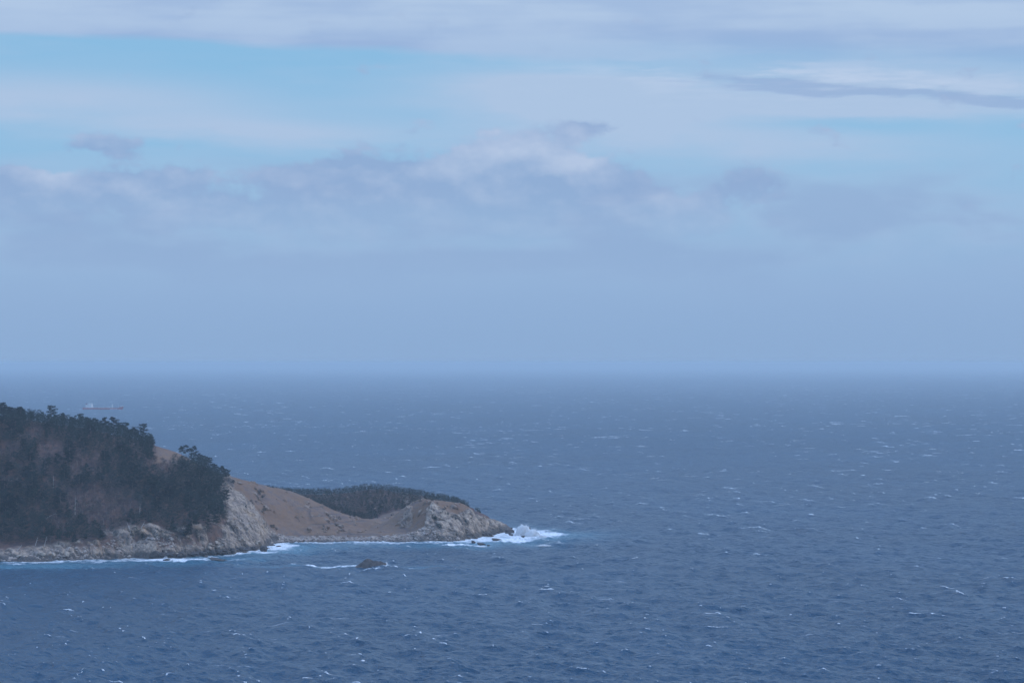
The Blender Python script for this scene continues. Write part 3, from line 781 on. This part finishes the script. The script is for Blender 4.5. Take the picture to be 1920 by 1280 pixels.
for px, py, w in ((38, 1043, 11), (50, 1043, 10), (82, 1040, 12), (103, 1041, 9), (128, 1040, 12)):
    boulder(px, py, w, "rounded pale boulder on the cobble strip at the far left", "pale boulders at the foot of the wooded hill", mat='pale', land=True)
for i in range(22):
    px = random.uniform(905, 962); py = float(np.interp(px, [905, 962], [1006, 995])) - random.uniform(-1, 5)
    boulder(px, py, random.uniform(4, 10), "dark rock in the tumble at the low end of the headland", "rocks tumbled at the headland end", hfac=random.uniform(.6, .9), land=True, dz=random.uniform(0, .5))

# small dark islet
ix = np.linspace(-11.5, 11.5, 120); iy = np.linspace(-6, 6, 60)
IX, IY = np.meshgrid(ix, iy)
prof = np.interp(IX, [-11.5, -10, -6.5, -3.4, -1.5, .5, 3, 6, 8.2, 9.6, 11.5], [-1.5, .2, 2.2, 4.5, 4.2, 3.0, 2.9, 2.6, 1.9, -.2, -1.5])
cr = fbm(IX / 2.2, IY / 2.2, o=4, s=101, ridge=True)
IZ = prof * np.clip(1.12 - (np.abs(IY + .6 * np.sin(IX * .4)) / 5.2) ** 1.5, -.6, 1.0) + (cr * .7 + fbm(IX / .8, IY / .8, o=2, s=111, ridge=True) * .25) * np.clip(prof / 3, .3, 1)
IZ = np.minimum(IZ, 4.7); IZ[0], IZ[-1], IZ[:, 0], IZ[:, -1] = -2, -2, -2, -2
me = mesh_np("rock_islet", np.stack([IX + cr * .3, IY, IZ], -1).reshape(-1, 3), quads=grid_quads(60, 120), smooth=False)
o = add("rock_islet", me, M['rock'], label="small dark humped rock islet standing alone in the bay", category="islet")
xi, yi = WL(697, 1062.5); o.location = (xi, yi + 4, 0)

# beach cobbles: past counting
def cobbles():
    n = 5200
    px = rng.uniform(505, 860, n); s = rng.uniform(0, 10, n)
    left = rng.uniform(0, 1, n) < 0.34
    px = np.where(left, rng.uniform(-40, 330, n), px)
    tab = np.array(COAST_NEAR[:-1])
    D = DW(np.interp(px, tab[:, 0], tab[:, 1])) + s * np.where(left, .7, 1.5) + rng.normal(0, 1, n)
    x = (px - 960) / F * D; z = t_height(x, D)
    ok = z > -.4; x, D, z = x[ok], D[ok], z[ok]; n = len(x)
    bm = bmesh.new(); bmesh.ops.create_icosphere(bm, subdivisions=1, radius=1)
    v0 = np.array([v.co for v in bm.verts]); f0 = np.array([[v.index for v in f.verts] for f in bm.faces]); bm.free()
    r = rng.gamma(2.2, .17, n) + .12
    jit = 1 + rng.uniform(-.3, .3, (n, len(v0), 1))
    v = v0[None] * jit * r[:, None, None] * np.array([1.2, 1.2, .75]) + np.stack([x, D, z + r * .25], 1)[:, None]
    f = (f0[None] + (np.arange(n) * len(v0))[:, None, None]).reshape(-1, 3)
    return mesh_np("cobbles", v.reshape(-1, 3), tris=f, smooth=False)
add("cobbles", cobbles(), M['cobble'], kind="stuff", label="grey cobbles piled along the beach and cliff foot", category="cobbles")

# ================================================================== TREES
def tube(path, rad, sides=5):
    path = np.asarray(path, float); V_ = []; 
    for i, (p_, r_) in enumerate(zip(path, rad)):
        d = path[min(i + 1, len(path) - 1)] - path[max(i - 1, 0)]; d /= np.linalg.norm(d) + 1e-9
        a = np.cross(d, [0.31, .95, .05]); a /= np.linalg.norm(a) + 1e-9; b = np.cross(d, a)
        for k in range(sides):
            t_ = 2 * math.pi * k / sides; V_.append(p_ + (a * math.cos(t_) + b * math.sin(t_)) * r_)
    Q = []
    for i in range(len(path) - 1):
        for k in range(sides):
            Q.append((i * sides + k, i * sides + (k + 1) % sides, (i + 1) * sides + (k + 1) % sides, (i + 1) * sides + k))
    return np.array(V_), np.array(Q)
class Mesher:
    def __init__(s): s.v, s.q, s.t, s.n = [], [], [], 0
    def tube(s, path, rad, sides=5):
        v, q_ = tube(path, rad, sides); s.q.append(q_ + s.n); s.v.append(v); s.n += len(v)
    def tris(s, v):
        s.v.append(v.reshape(-1, 3)); k = len(v); s.t.append(np.arange(k * 3).reshape(-1, 3) + s.n); s.n += k * 3
    def mesh(s, name, mat):
        me = mesh_np(name, np.concatenate(s.v), np.concatenate(s.q) if s.q else None, np.concatenate(s.t) if s.t else None)
        me.materials.append(mat); return me
def leaf_tris(c, rx, rz, n, size, r):
    d = r.normal(0, 1, (n, 3)); d /= np.linalg.norm(d, axis=1, keepdims=True); d *= r.uniform(.35, 1, (n, 1)) ** .5
    pos = np.asarray(c) + d * [rx, rx, rz]
    a = r.normal(0, 1, (n, 3, 3)); a[:, :, 2] *= .6
    a /= np.linalg.norm(a, axis=2, keepdims=True)
    return pos[:, None] + a * (size * r.uniform(.6, 1.2, (n, 1, 1)))

def pine(seed, h=11.0, clear=0.4, width=3.2, lean=0.0, nl=75, flat_top=True):
    r = np.random.default_rng(seed); T, C = Mesher(), Mesher()
    bend = r.normal(0, .35, 2); zs = np.linspace(-1.0, h * .96, 7)
    path = np.stack([bend[0] * np.sin(zs / h * 3) + lean * (np.maximum(zs, 0) / h) ** 1.5 * h, bend[1] * np.sin(zs / h * 2.4), zs], 1)
    T.tube(path, np.interp(zs, [-1, 0, h], [.30, .24, .05]) * h / 11, 6)
    at = lambda z: np.array([np.interp(z, zs, path[:, i]) for i in range(3)])
    nb = int(r.integers(10, 15))
    for i in range(nb):
        f_ = clear + (1 - clear) * ((i + r.uniform(0, .8)) / nb); z = f_ * h
        k = (f_ - clear) / (1 - clear)
        reach = width * (0.55 + .75 * math.sin(min(1, k * 1.1 + .25) * math.pi * .62)) * (1.0 if flat_top else 1) * r.uniform(.45, 1.0) * (1 - .62 * max(0, k - .55) / .45)
        a = r.uniform(0, 2 * math.pi) if i % 2 == 0 else a + math.pi + r.uniform(-.9, .9)
        s0 = at(z - .12 * h * r.uniform(.2, .8)); tip = at(z) + np.array([math.cos(a), math.sin(a), 0]) * reach
        T.tube([s0, (s0 + tip) / 2 + [0, 0, .15], tip], [.09, .06, .03], 4)
        for t_, w in ((1.0, 1.0), (.62, .85)):
            c = s0 * (1 - t_) + tip * t_ + [0, 0, .3]
            C.tris(leaf_tris(c, (.8 + .28 * reach) * w, .42 + .1 * reach * w, nl, .42, r))
    C.tris(leaf_tris(at(h * .97), .9, .6, nl, .34, r))
    return T.mesh("pine_trunk", M['bark']), C.mesh("pine_crown", M['needles'])
def fir(seed, h=9.0, w=2.2, nl=34, mat='needles', layers=11):
    r = np.random.default_rng(seed); T, C = Mesher(), Mesher()
    T.tube([(0, 0, -1), (r.normal(0, .1), 0, h * .5), (r.normal(0, .1), r.normal(0, .1), h)], [.2, .14, .03], 5)
    for i in range(layers):
        k = i / layers; z = h * (.12 + .88 * k); rr = w * (1 - k) ** .8 * r.uniform(.75, 1.15) + .2
        for _ in range(max(2, int(5 * (1 - k)))):
            a = r.uniform(0, 2 * math.pi); c = (math.cos(a) * rr * .6, math.sin(a) * rr * .6, z)
            C.tris(leaf_tris(c, rr * .55 + .2, .45, nl, .36, r))
    return T.mesh("fir_trunk", M['bark']), C.mesh("fir_crown", M[mat])
def bare(seed, h=8.5, mat='twigs'):
    r = np.random.default_rng(seed); T, C = Mesher(), Mesher()
    def grow(p0, d, l, rad, lev):
        d = d / np.linalg.norm(d); p1 = p0 + d * l * .5 + r.normal(0, .05 * l, 3); p2 = p0 + d * l + r.normal(0, .06 * l, 3) + [0, 0, .05 * l]
        (T if lev < 2 else C).tube([p0, p1, p2], [rad, rad * .8, rad * .55], 5 if lev < 2 else 3)
        if lev >= 4: return
        for k in range((4, 4, 4, 3)[lev]):
            t_ = r.uniform(.45, 1.0); q_ = p0 * (1 - t_) + p2 * t_
            nd = d + r.normal(0, .55, 3) + [0, 0, .12]
            grow(q_, nd, l * r.uniform(.5, .72), max(rad * .5, .032), lev + 1)
    grow(np.array([0, 0, -.6]), np.array([r.normal(0, .08), r.normal(0, .08), 1.0]), h * .45, .13, 0)
    return T.mesh("bare_trunk", M['greybark']), C.mesh("bare_crown", M[mat])
def bush(seed, w=1.4, h=1.2, mat='needles', n=220):
    r = np.random.default_rng(seed); C = Mesher(); T = Mesher()
    for _ in range(6):
        c = r.normal(0, .45, 3) * [w, w, h] + [0, 0, h * .55]; C.tris(leaf_tris(c, w * .55, h * .45, n // 6, .3, r))
        T.tube([(0, 0, -.4), tuple(c * .5), tuple(c)], [.07, .05, .03], 4)
    return T.mesh("shrub_stem", M['bark']), C.mesh("shrub_crown", M[mat])

def round_pine(seed, h=6.0, w=1.9, nl=30, clumps=15, mat='farneedles'):
    r = np.random.default_rng(seed); T, C = Mesher(), Mesher()
    T.tube([(0, 0, -1), (r.normal(0, .15), 0, h * .5), (r.normal(0, .2), r.normal(0, .2), h * .9)], [.16, .12, .03], 5)
    for i in range(clumps):
        k = (i + .5) / clumps; z = h * (.22 + .76 * k); rr = w * math.sin(min(1, (1 - k) * 1.25 + .12) * math.pi * .5) * r.uniform(.3, .8)
        a = i * 2.4 + r.uniform(-.4, .4); C.tris(leaf_tris((math.cos(a) * rr, math.sin(a) * rr, z), w * .5, .62, nl, .38, r))
    return T.mesh("pine_trunk", M['bark']), C.mesh("pine_crown", M[mat])
PINES = [pine(11), pine(12, 12, .45, 3.4), pine(13, 10, .35, 3.6), pine(14, 9, .3, 2.8), pine(15, 11.5, .5, 2.9, .05), pine(16, 8, .3, 2.6), pine(17, 12.5, .42, 3.0)]
FIRS = [fir(21), fir(22, 10, 2.5), fir(23, 7.5, 2.0)]
BARES = [bare(s, h) for s, h in ((31, 8.5), (32, 9.5), (33, 7.5), (34, 10), (35, 8))]
BUSHES = [bush(41), bush(42, 1.8, 1.3), bush(43, 1.2, 1.6)]
YOUNG = [round_pine(51, 6.2, 2.0), round_pine(52, 5.4, 2.2), round_pine(53, 7.0, 2.0), round_pine(54, 5.0, 1.9), fir(55, 6.6, 1.9, 22, 'farneedles', 8)]

def tree(name, pair, loc, s, label, cat, group=None, rz=None, tilt=0.0, parts=("trunk", "crown")):
    e = bpy.data.objects.new(name, None); COL.objects.link(e); e.empty_display_size = 1
    e.location = loc; e.scale = (s, s, s * random.uniform(.92, 1.08)); e.rotation_euler = (0, tilt, random.uniform(0, 6.28) if rz is None else rz)
    e["label"] = label; e["category"] = cat
    if group: e["group"] = group
    for nm, me_ in zip(parts, pair): add(nm, me_, parent=e)
    return e
def on_ridge(px):
    """skyline point of the near land in the column px"""
    D = np.arange(1760, 2045, 1.0); x = (px - 960) / F * D
    i = int(np.argmin(HZ + (CAM_H - t_height(x, D)) / D * F)); return float(x[i]), float(D[i]), float(t_height(x[i], D[i]))

SKY = [(97, 1, 1.03, "tallest layered pine on the left of the wooded skyline"),
       (119, 4, .75, "slim pine just right of the tallest skyline pine"), (6, 0, .95, "broad pine where the skyline meets the left edge"), (20, 5, .9, "dark pine second from the left edge on the skyline"),
       (60, 5, .7, "low pine in the gap left of the tallest skyline pine"), (134, 3, .8, "pine beside the see-through gap on the skyline"), (148, 2, .9, "flat-topped pine in the middle of the wooded skyline"),
       (163, 0, .85, "pine right of the flat-topped skyline pine"), (180, 2, 1.0, "broad pine making the high part of the mid skyline"), (196, 1, .9, "pine crowded against the broad mid-skyline pine"),
       (212, 6, .95, "tall pine above the gap right of the mid skyline"), (225, 4, .8, "thin pine in the dip before the last tall skyline pines"), (240, 2, 1.0, "spreading pine second from the right end of the skyline wood"),
       (252, 3, .8, "smaller pine between the two last tall skyline pines"), (268, 1, 1.02, "tall rounded pine ending the skyline wood above the grass"),
       (278, 3, .75, "short pine leaning from the right end of the skyline wood"), (288, 5, .5, "small umbrella pine alone at the start of the grass ridge"),
       (340, 3, .7, "left pine of the clump on the cliff brow"), (350, 2, .78, "wide pine heading the clump on the cliff brow"), (364, 6, .82, "highest narrow pine in the clump on the cliff brow"),
       (374, 0, .72, "pine in the middle of the clump on the cliff brow"), (384, 4, .7, "thin pine near the right of the cliff brow clump"), (393, 1, .7, "pine with a side branch ending the cliff brow clump"),
       (404, 5, .62, "low pine stepping down right of the cliff brow clump"), (418, 5, .72, "lone little pine on the ridge above the rocky spur")]
for px, v, s, lab in SKY:
    x, y, z = on_ridge(px)
    if px < 290: y -= 4; x = (px - 960) / F * y; z = float(t_height(x, y))
    tree("pine_tree", PINES[v], (x, y, z), s, lab, "pine tree", "pines on the skyline of the near hill", tilt=0.12 if "lean" in lab else 0)
EDGE = [(191, 1014, 5, .75, "dark bushy pine on the cliff edge left of the big pale crag"), (178, 990, 3, .6, "small upright pine on the brown slope above the cliff"), (160, 1013, 5, .5, "small pine above the low tan cliff"),
        (245, 990, 2, .8, "spreading pine overhanging the pale crag"), (268, 1012, 5, .5, "little pine clinging beside the pale crag"), (127, 1018, 2, .95, "dense pine beside the pale scree on the left"),
        (110, 1022, 0, .85, "dark pine left of the dense pine by the scree"), (140, 1022, 3, .75, "pine low on the cliff right of the scree"), (437, 908, 5, .42, "tiny leaning pine on the top of the rocky spur"),
        (405, 985, 5, .8, "pine at the foot of the wood above the rocky spur"), (390, 988, 2, .8, "spreading pine at the lower right corner of the wood"), (120, 905, 6, .9, "tall pine with bare trunk standing in the brown wood")]
for px, py, v, s, lab in EDGE:
    x, y, z = seen(px, py); tree("pine_tree", PINES[v], (x, y, z), s, lab, "pine tree", "pines standing apart on the near slope", tilt=0.15 if "lean" in lab else 0)

# the wooded slope: pines in clumps, bare trees between
bz_ = [(100, 855, 38, 30), (160, 880, 40, 24), (20, 850, 30, 14), (165, 940, 70, 30), (200, 975, 55, 26), (70, 815, 30, 12), (300, 880, 40, 26), (110, 985, 30, 18), (240, 960, 28, 25), (20, 905, 22, 12)]
spots = []
tries = 0
while tries < 70000 and len(spots) < 1900:
    tries += 1
    D = random.uniform(1768, 1990); px = random.uniform(-40, 428)
    x = (px - 960) / F * D; z = float(t_height(x, D)); py = HZ + (CAM_H - z) / D * F
    if t_field(rock, x, D) > .55 or z < 7 or t_field(wood_floor, x, D) < .5: continue
    if 1020 < py or (px > 405 and py > 985): continue
    if 283 < px < 340 and py < 868: continue
    if any((x - a) ** 2 + (D - b) ** 2 < 2.45 ** 2 for a, b, *_ in spots): continue
    bareness = max(math.exp(-((px - a) / rx) ** 2 - ((py - b) / ry) ** 2) for a, b, rx, ry in bz_)
    spots.append((x, D, z, px, py, bareness))
pin, bar = [], []
for s in spots:
    (bar if random.random() < (s[5] - .36) * 2.2 else pin).append(s)
random.shuffle(pin)
pin_things, pin_mass = pin[:262], pin[262:]
def REG(px, py):
    up = "upper" if py < 880 else "middle" if py < 945 else "lower"
    side = "at the left edge of the hill" if px < 70 else "left of the brown slope" if px < 140 else "around the brown slope" if px < 230 else "below the end of the skyline" if px < 330 else "above the rocky spur"
    return f"in the {up} wood {side}"
for x, y, z, px, py, b in pin_things:
    con = random.random() < .22
    pr = FIRS[random.randrange(3)] if con else PINES[random.randrange(7)]
    near_sky = py - float(np.interp(px, [0, 100, 200, 280, 330, 420], [788, 800, 813, 835, 850, 897])) < 30
    tree("pine_tree", pr, (x, y, z), random.uniform(.5, .8) if near_sky else random.uniform(.62, 1.2), ("pointed dark conifer " if con else "layered dark green pine ") + REG(px, py), "pine tree", "pines " + REG(px, py))
def joined(name, lst, kinds, smin, smax, mat, label, cat):
    """trees past the limit: one mass"""
    Vs_, Q_, T_, off = [], [], [], 0
    cache = {}
    for i, (x, y, z, *_) in enumerate(lst):
        pr = kinds[random.randrange(len(kinds))]
        for me_ in pr:
            if me_.name not in cache:
                v = np.empty(len(me_.vertices) * 3, np.float32); me_.vertices.foreach_get("co", v)
                l_ = np.empty(len(me_.loops), np.int32); me_.loops.foreach_get("vertex_index", l_)
                t_ = np.empty(len(me_.polygons), np.int32); me_.polygons.foreach_get("loop_total", t_)
                st_ = np.concatenate([[0], np.cumsum(t_)[:-1]])
                qi = np.array([l_[s:s + 4] for s in st_[t_ == 4]]) if (t_ == 4).any() else np.zeros((0, 4), int)
                ti = np.array([l_[s:s + 3] for s in st_[t_ == 3]]) if (t_ == 3).any() else np.zeros((0, 3), int)
                cache[me_.name] = (v.reshape(-1, 3), qi, ti)
            v, qi, ti = cache[me_.name]
            a = random.uniform(0, 6.28); s = random.uniform(smin, smax)
            rot = np.array([[math.cos(a), -math.sin(a), 0], [math.sin(a), math.cos(a), 0], [0, 0, 1]])
            Vs_.append(v @ rot.T * s + [x, y, z]); Q_.append(qi + off); T_.append(ti + off); off += len(v)
    me_ = mesh_np(name, np.concatenate(Vs_), np.concatenate(Q_), np.concatenate(T_)); me_.materials.append(mat)
    return add(name, me_, kind="stuff", label=label, category=cat)
LOWPINE = [(fir(61, 9, 2.8, 14, 'needles', 8)[1],), (pine(62, 9.5, .3, 3.2, 0, 14)[1],), (pine(63, 8.5, .25, 3.0, 0, 14)[1],)]
if pin_mass: joined("pine_thicket", pin_mass, LOWPINE, .6, .92, M['needles'], "unbroken dark mass of pines filling the near hillside wood", "wood")
for x, y, z, px, py, b in bar[:230]:
    tree("bare_tree", BARES[random.randrange(5)], (x, y, z), random.uniform(.6, 1.0), "leafless brown-grey tree " + REG(px, py), "bare tree", "leafless trees " + REG(px, py))
for px, s, lab in ((32, .95, "leafless rounded tree on the skyline near the left edge"), (43, .8, "leafless tree right of the rounded one on the left skyline"), (108, .85, "leafless tree behind the tallest skyline pine"), (126, .9, "leafless tree in the see-through gap of the skyline")):
    x, y, z = on_ridge(px); tree("bare_tree", BARES[random.randrange(5)], (x, y - 2, z), s, lab, "bare tree", "leafless trees on the skyline")
# low brush over the litter, past counting
def brush():
    r = np.random.default_rng(77); C = Mesher(); k = 0
    for _ in range(2600):
        D = r.uniform(1770, 1985); px = r.uniform(-30, 425); x = (px - 960) / F * D
        if t_field(rock, x, D) > .6 or t_field(wood_floor, x, D) < .5: continue
        z = float(t_height(x, D))
        if z < 6: continue
        n = 9; a = r.uniform(0, 6.28, n); h = r.uniform(1.0, 2.8, n); sp = r.uniform(.2, .9, n)
        b = np.array([x, D, z]) + r.normal(0, .5, (n, 3)) * [1, 1, 0]
        tip = b + np.stack([np.cos(a) * sp, np.sin(a) * sp, h], 1)
        w = np.stack([np.sin(a), -np.cos(a), 0 * a], 1) * .07
        C.tris(np.stack([b - w, b + w, tip], 1))
    return C.mesh("brush", M['brush'])
add("brush", brush(), kind="stuff", label="low leafless brush covering the floor of the hillside wood", category="brush")

# dead and leaning pale trunks
def snag(px, py, l, lean_x, label):
    x, y, z = seen(px, py); T = Mesher(); up = math.sqrt(max(0.02, 1 - lean_x ** 2))
    T.tube([(0, 0, -.5), (lean_x * l * .5, -.1, up * l * .5), (lean_x * l, -.2, up * l)], [.22, .17, .07], 5)
    T.tube([(lean_x * l * .6, -.1, up * l * .6), (lean_x * l * .75 + .9, 0, up * l * .72)], [.09, .04], 4)
    o = add("dead_trunk", T.mesh("dead_trunk", M['snag'])); o.location = (x, y, z); o["label"] = label; o["category"] = "dead tree"; o["group"] = "pale dead trunks on the near slope"
snag(84, 972, 9, .9, "long pale dead trunk lying slantwise on the left slope")
snag(100, 915, 8, .03, "pale upright dead trunk in the left part of the wood")
snag(141, 965, 11, .02, "tall pale bare trunk in the middle of the brown slope")
snag(28, 1037, 7, .65, "pale trunk leaning up from the cobble strip at the left")
snag(83, 1026, 7, .25, "slanting pale trunk left of the dense pine by the scree")
snag(66, 1024, 6, .3, "shorter slanting pale trunk near the left boulders")
snag(246, 999, 7, -.35, "pale trunk leaning left above the pale crag")
snag(262, 995, 7, .5, "pale trunk leaning right above the pale crag")
snag(262, 968, 8, .05, "upright pale trunk in the brown gap above the crag")

# shrubs on the bare rock and grass
SH = [(432, 918, 1.0, "dark shrub high on the rocky spur"), (441, 938, 1.1, "round dark shrub on the upper rock face of the spur"), (449, 960, .9, "dark shrub in the middle of the spur face"), (455, 950, 1.0, "shrub above the spur's pale scree"),
      (474, 944, 1.3, "dark shrub where the spur rock meets the grass"), (460, 952, 1.3, "widest shrub on the spur face"), (488, 925, 1.5, "dark bush on the grass slope beside the spur"), (493, 932, 1.2, "bush below the grass slope bush"), (480, 917, .8, "small bush near the grass crest"),
      (492, 960, 1.6, "brown bush at the rock and grass boundary"), (510, 988, 1.4, "dark bush low beside the pale slab"), (519, 992, .8, "small bush near the top of the beach"), (418, 972, 1.1, "shrub at the wood's edge above the spur"), (424, 985, 1.1, "shrub under the wood's edge on the spur"),
      (448, 970, .8, "low shrub on the spur scree"), (631, 985, 1.0, "dark bush standing alone on the terraced grass"), (607, 987, .6, "small bush left of the lone terrace bush"), (635, 972, .7, "bush on the upper terrace"), (638, 974, .6, "bush touching the upper terrace bush"), (561, 977, .35, "tiny bush on the grass hill"),
      (831, 957, 1.5, "dark bush on the headland ridge rock"), (826, 963, 1.0, "bush below the headland ridge bush"), (837, 965, 1.1, "bush in the headland gully"), (815, 973, 1.5, "wide bush on the pale headland face"), (822, 988, 1.6, "dark bush in the middle of the headland cliff"), (826, 991, 1.1, "bush just below the mid-cliff bush"),
      (847, 970, .9, "bush right of the headland gully"), (854, 974, .8, "small bush on the headland brow"), (882, 975, 1.5, "wide dark bush on the right headland ledge"), (872, 977, 1.2, "bush left of the right ledge bush"), (895, 957, 1.4, "dark bush under the headland's far brow"), (900, 960, 1.0, "bush at the far right brow of the headland"),
      (820, 944, .5, "tiny bush near the headland peak")]
for px, py, s, lab in SH:
    x, y, z = seen(px, py); tree("shrub", BUSHES[random.randrange(3)], (x, y - 1.2, z + .2), s, lab, "shrub", "shrubs on the rock and grass", parts=("stem", "crown"))

# the wood behind the saddle
fw = []
tries = 0
while tries < 30000 and len(fw) < 1400:
    tries += 1
    D = random.uniform(2045, 2235); px = random.uniform(500, 878)
    x = (px - 960) / F * D; z = float(t_height(x, D)); py = HZ + (CAM_H - z) / D * F
    if z < 5 or py > 976: continue
    lo = np.interp(px, [500, 560, 640, 700, 715, 745, 770, 878], [2080, 2080, 2062, 2056, 2078, 2084, 2062, 2050])
    if D < lo + random.uniform(0, 4): continue
    hi = np.interp(px, [500, 860, 878], [2235, 2175, 2125])
    if D > hi: continue
    if any(abs(x - a) < 1.9 and abs(D - b) < 2.6 for a, b, *_ in fw): continue
    fw.append((x, D, z, px, py))
# which of them show: crown tops not under nearer crowns, in columns of the view
fw.sort(key=lambda s: s[1])
def vis_score(s): 
    return s[1]
front_ = [s for s in fw]
show = []
colmin = {}
for s in front_:
    top = HZ + (CAM_H - s[2] - 7) / s[1] * F; c = int(s[3] // 4)
    tops = min(colmin.get(c + k, 1e9) for k in (-1, 0, 1))
    # hidden behind the bare grass hill or the headland?
    Dn = np.arange(1900, s[1] - 3, 4.0); xn = s[0] / s[1] * Dn
    block = float((HZ + (CAM_H - t_height(xn, Dn)) / Dn * F).min())
    vis_px = min(block, tops) - top
    if vis_px > 3: show.append((vis_px, s))
    if top < block: colmin[c] = min(colmin.get(c, 1e9), top)
show.sort(key=lambda t: -t[0])
things_far = [s for _, s in show[:240]]
ids = {id(s) for s in things_far}
mass_far = [s for s in fw if id(s) not in ids]
for s in things_far:
    x, y, z, px, py = s
    where = ("at the left end of the far wood behind the grass hill" if px < 600 else "in the far wood above the saddle" if px < 780 else "in the far wood behind the headland peak")
    tree("young_pine", YOUNG[random.randrange(5)], (x, y, z), random.uniform(.65, 1.05), "small dark conifer " + where, "conifer", "conifers " + where)
LOWYOUNG = [(round_pine(71, 5.8, 2.2, 10, 11)[1],), (round_pine(72, 5.0, 2.2, 10, 10)[1],)]
joined("conifer_thicket", mass_far, LOWYOUNG, .7, 1.0, M['farneedles'], "dense dark conifer plantation filling the hollow behind the grass hill", "wood")
for px, py, s in ((700, 967, .5), (712, 963, .45), (705, 961, .6), (735, 966, .6), (722, 960, .5)):
    x, y, z = seen(px, py); tree("shrub", BUSHES[random.randrange(3)], (x, y, z), s * 1.6, "dark scrub bush on the open saddle below the far wood", "shrub", "scrub bushes on the saddle", parts=("stem", "crown"))

# ================================================================== SHIP
def boxes(bm_list):
    V_, Q_ = [], []
    for (x0, x1, y0, y1, z0, z1) in bm_list:
        b = len(V_); V_ += [(x0, y0, z0), (x1, y0, z0), (x1, y1, z0), (x0, y1, z0), (x0, y0, z1), (x1, y0, z1), (x1, y1, z1), (x0, y1, z1)]
        Q_ += [(b, b + 3, b + 2, b + 1), (b + 4, b + 5, b + 6, b + 7), (b, b + 1, b + 5, b + 4), (b + 1, b + 2, b + 6, b + 5), (b + 2, b + 3, b + 7, b + 6), (b + 3, b, b + 4, b + 7)]
    return np.array(V_, float), np.array(Q_)
def part(name, mat, parent, *bx_):
    v, q_ = boxes(bx_); return add(name, mesh_np(name, v, q_), M[mat], parent)
ship = bpy.data.objects.new("cargo_ship", None); COL.objects.link(ship)
xs, ys = XY(193.5, DW(767.2)); ship.location = (xs, ys, 0); ship.rotation_euler = (0, 0, R(-4))
ship["label"] = "red-hulled coastal tanker with white deckhouse aft, far out at sea"; ship["category"] = "ship"
st_ = np.array([-54, -53, -48, -30, 0, 28, 40, 46, 50, 53.5, 55.5])
hw = np.array([4.5, 6.2, 7.6, 8.2, 8.2, 8.0, 6.6, 4.6, 2.6, .9, .15])
dkz = np.array([5.0, 5.0, 5.0, 3.8, 3.6, 3.8, 4.2, 6.8, 7.4, 8.0, 8.3])
flare = np.array([.9, .9, .95, 1, 1, .97, .85, .6, .4, .25, .2])
Vh = []
for a, w, d, fl_ in zip(st_, hw, dkz, flare):
    kx_ = a if a < 45 else a - (a - 45) * .35
    Vh += [(kx_, -w * fl_ * .7, -3), (kx_ * .995 + .005 * a, -w * fl_, 0.6), (a, -w, d), (a, w, d), (kx_ * .995 + .005 * a, w * fl_, .6), (kx_, w * fl_ * .7, -3)]
Qh = []
for i in range(len(st_) - 1):
    for k in range(5): Qh.append((i * 6 + k, (i + 1) * 6 + k, (i + 1) * 6 + k + 1, i * 6 + k + 1))
    Qh.append((i * 6 + 5, (i + 1) * 6 + 5, (i + 1) * 6, i * 6))
Qh.append((0, 1, 4, 5)); Qh.append((1, 2, 3, 4)); e_ = (len(st_) - 1) * 6; Qh.append((e_ + 5, e_ + 4, e_ + 1, e_)); Qh.append((e_ + 4, e_ + 3, e_ + 2, e_ + 1))
hull = add("hull", mesh_np("hull", Vh, Qh), M['hullred'], ship)
part("bulwark", 'shipwhite', hull, (46, 54.5, -.9, .9, 7.45, 8.9))
part("deck", 'deckred', hull, (-30, 38, -7, 7, 3.9, 4.25))
dh = part("deckhouse", 'shipwhite', ship, (-40, -33.2, -6.5, 6.5, 4.6, 15.6), (-45, -40.01, -6, 6, 4.6, 8.2))
part("bridge_front", 'shipwhite', ship, (-33.19, -29.2, -7, 7, 4.4, 13.4), (-33.4, -30, -8.4, 8.4, 13.41, 16.0))
part("bridge_window", 'dark', dh, (-33.0, -29.9, -7.6, 7.6, 14.3, 15.2))
part("lifeboat", 'shipwhite', dh, (-42.5, -40.5, -7.6, -6.05, 8.4, 10.0))
part("store_box", 'shipwhite', ship, (-28.6, -26.6, -4, 4, 4.3, 6.6))
fu = part("funnel", 'shipwhite', ship, (-46, -42.6, -2.4, 2.4, 8.25, 12.4))
part("funnel_band", 'hullred', fu, (-46.05, -42.55, -2.5, 2.5, 12.41, 14.0))
part("funnel_top", 'funnelblue', fu, (-46.2, -42.6, -2.45, 2.45, 14.01, 16.2))
part("radar_mast", 'shipgrey', ship, (-37.3, -36.5, -.5, .5, 15.61, 22.6), (-38.6, -35.2, -.4, .4, 19.4, 20.0), (-38, -35.8, -.3, .3, 21.8, 22.5))
cr_ = part("crane_post", 'shipwhite', ship, (23.3, 25.9, -1.3, 1.3, 4.2, 13.6))
part("crane_jib", 'shipgrey', cr_, (4, 23.3, -.35, .35, 7.6, 8.2))
part("foremast", 'shipgrey', ship, (40.3, 41.1, -.4, .4, 4.2, 17.2), (39.6, 41.8, -.3, .3, 14.2, 14.8))
part("cargo_pipe", 'shipgrey', ship, (-26, 22, -1, 1, 5.0, 5.6), (-26, 22, 1.8, 2.4, 5.0, 5.6))
part("manifold", 'shipgrey', ship, (-2, 2, -5, 5, 4.26, 6.0), (-12, -11, -4, 4, 4.26, 5.8), (11, 12, -4, 4, 4.26, 5.8))
spray("wave_spray", [(xs + 26 + a, ys - 9.5, 0, 3.5, 1.5, 1.8, 0) for a in (-5, 0, 5, 10)] + [(xs - 60 - a, ys - 3, 0, 5, 3, .8, 0) for a in (0, 9, 18, 30)], 60, "white bow wave and wake along the distant tanker", 9)
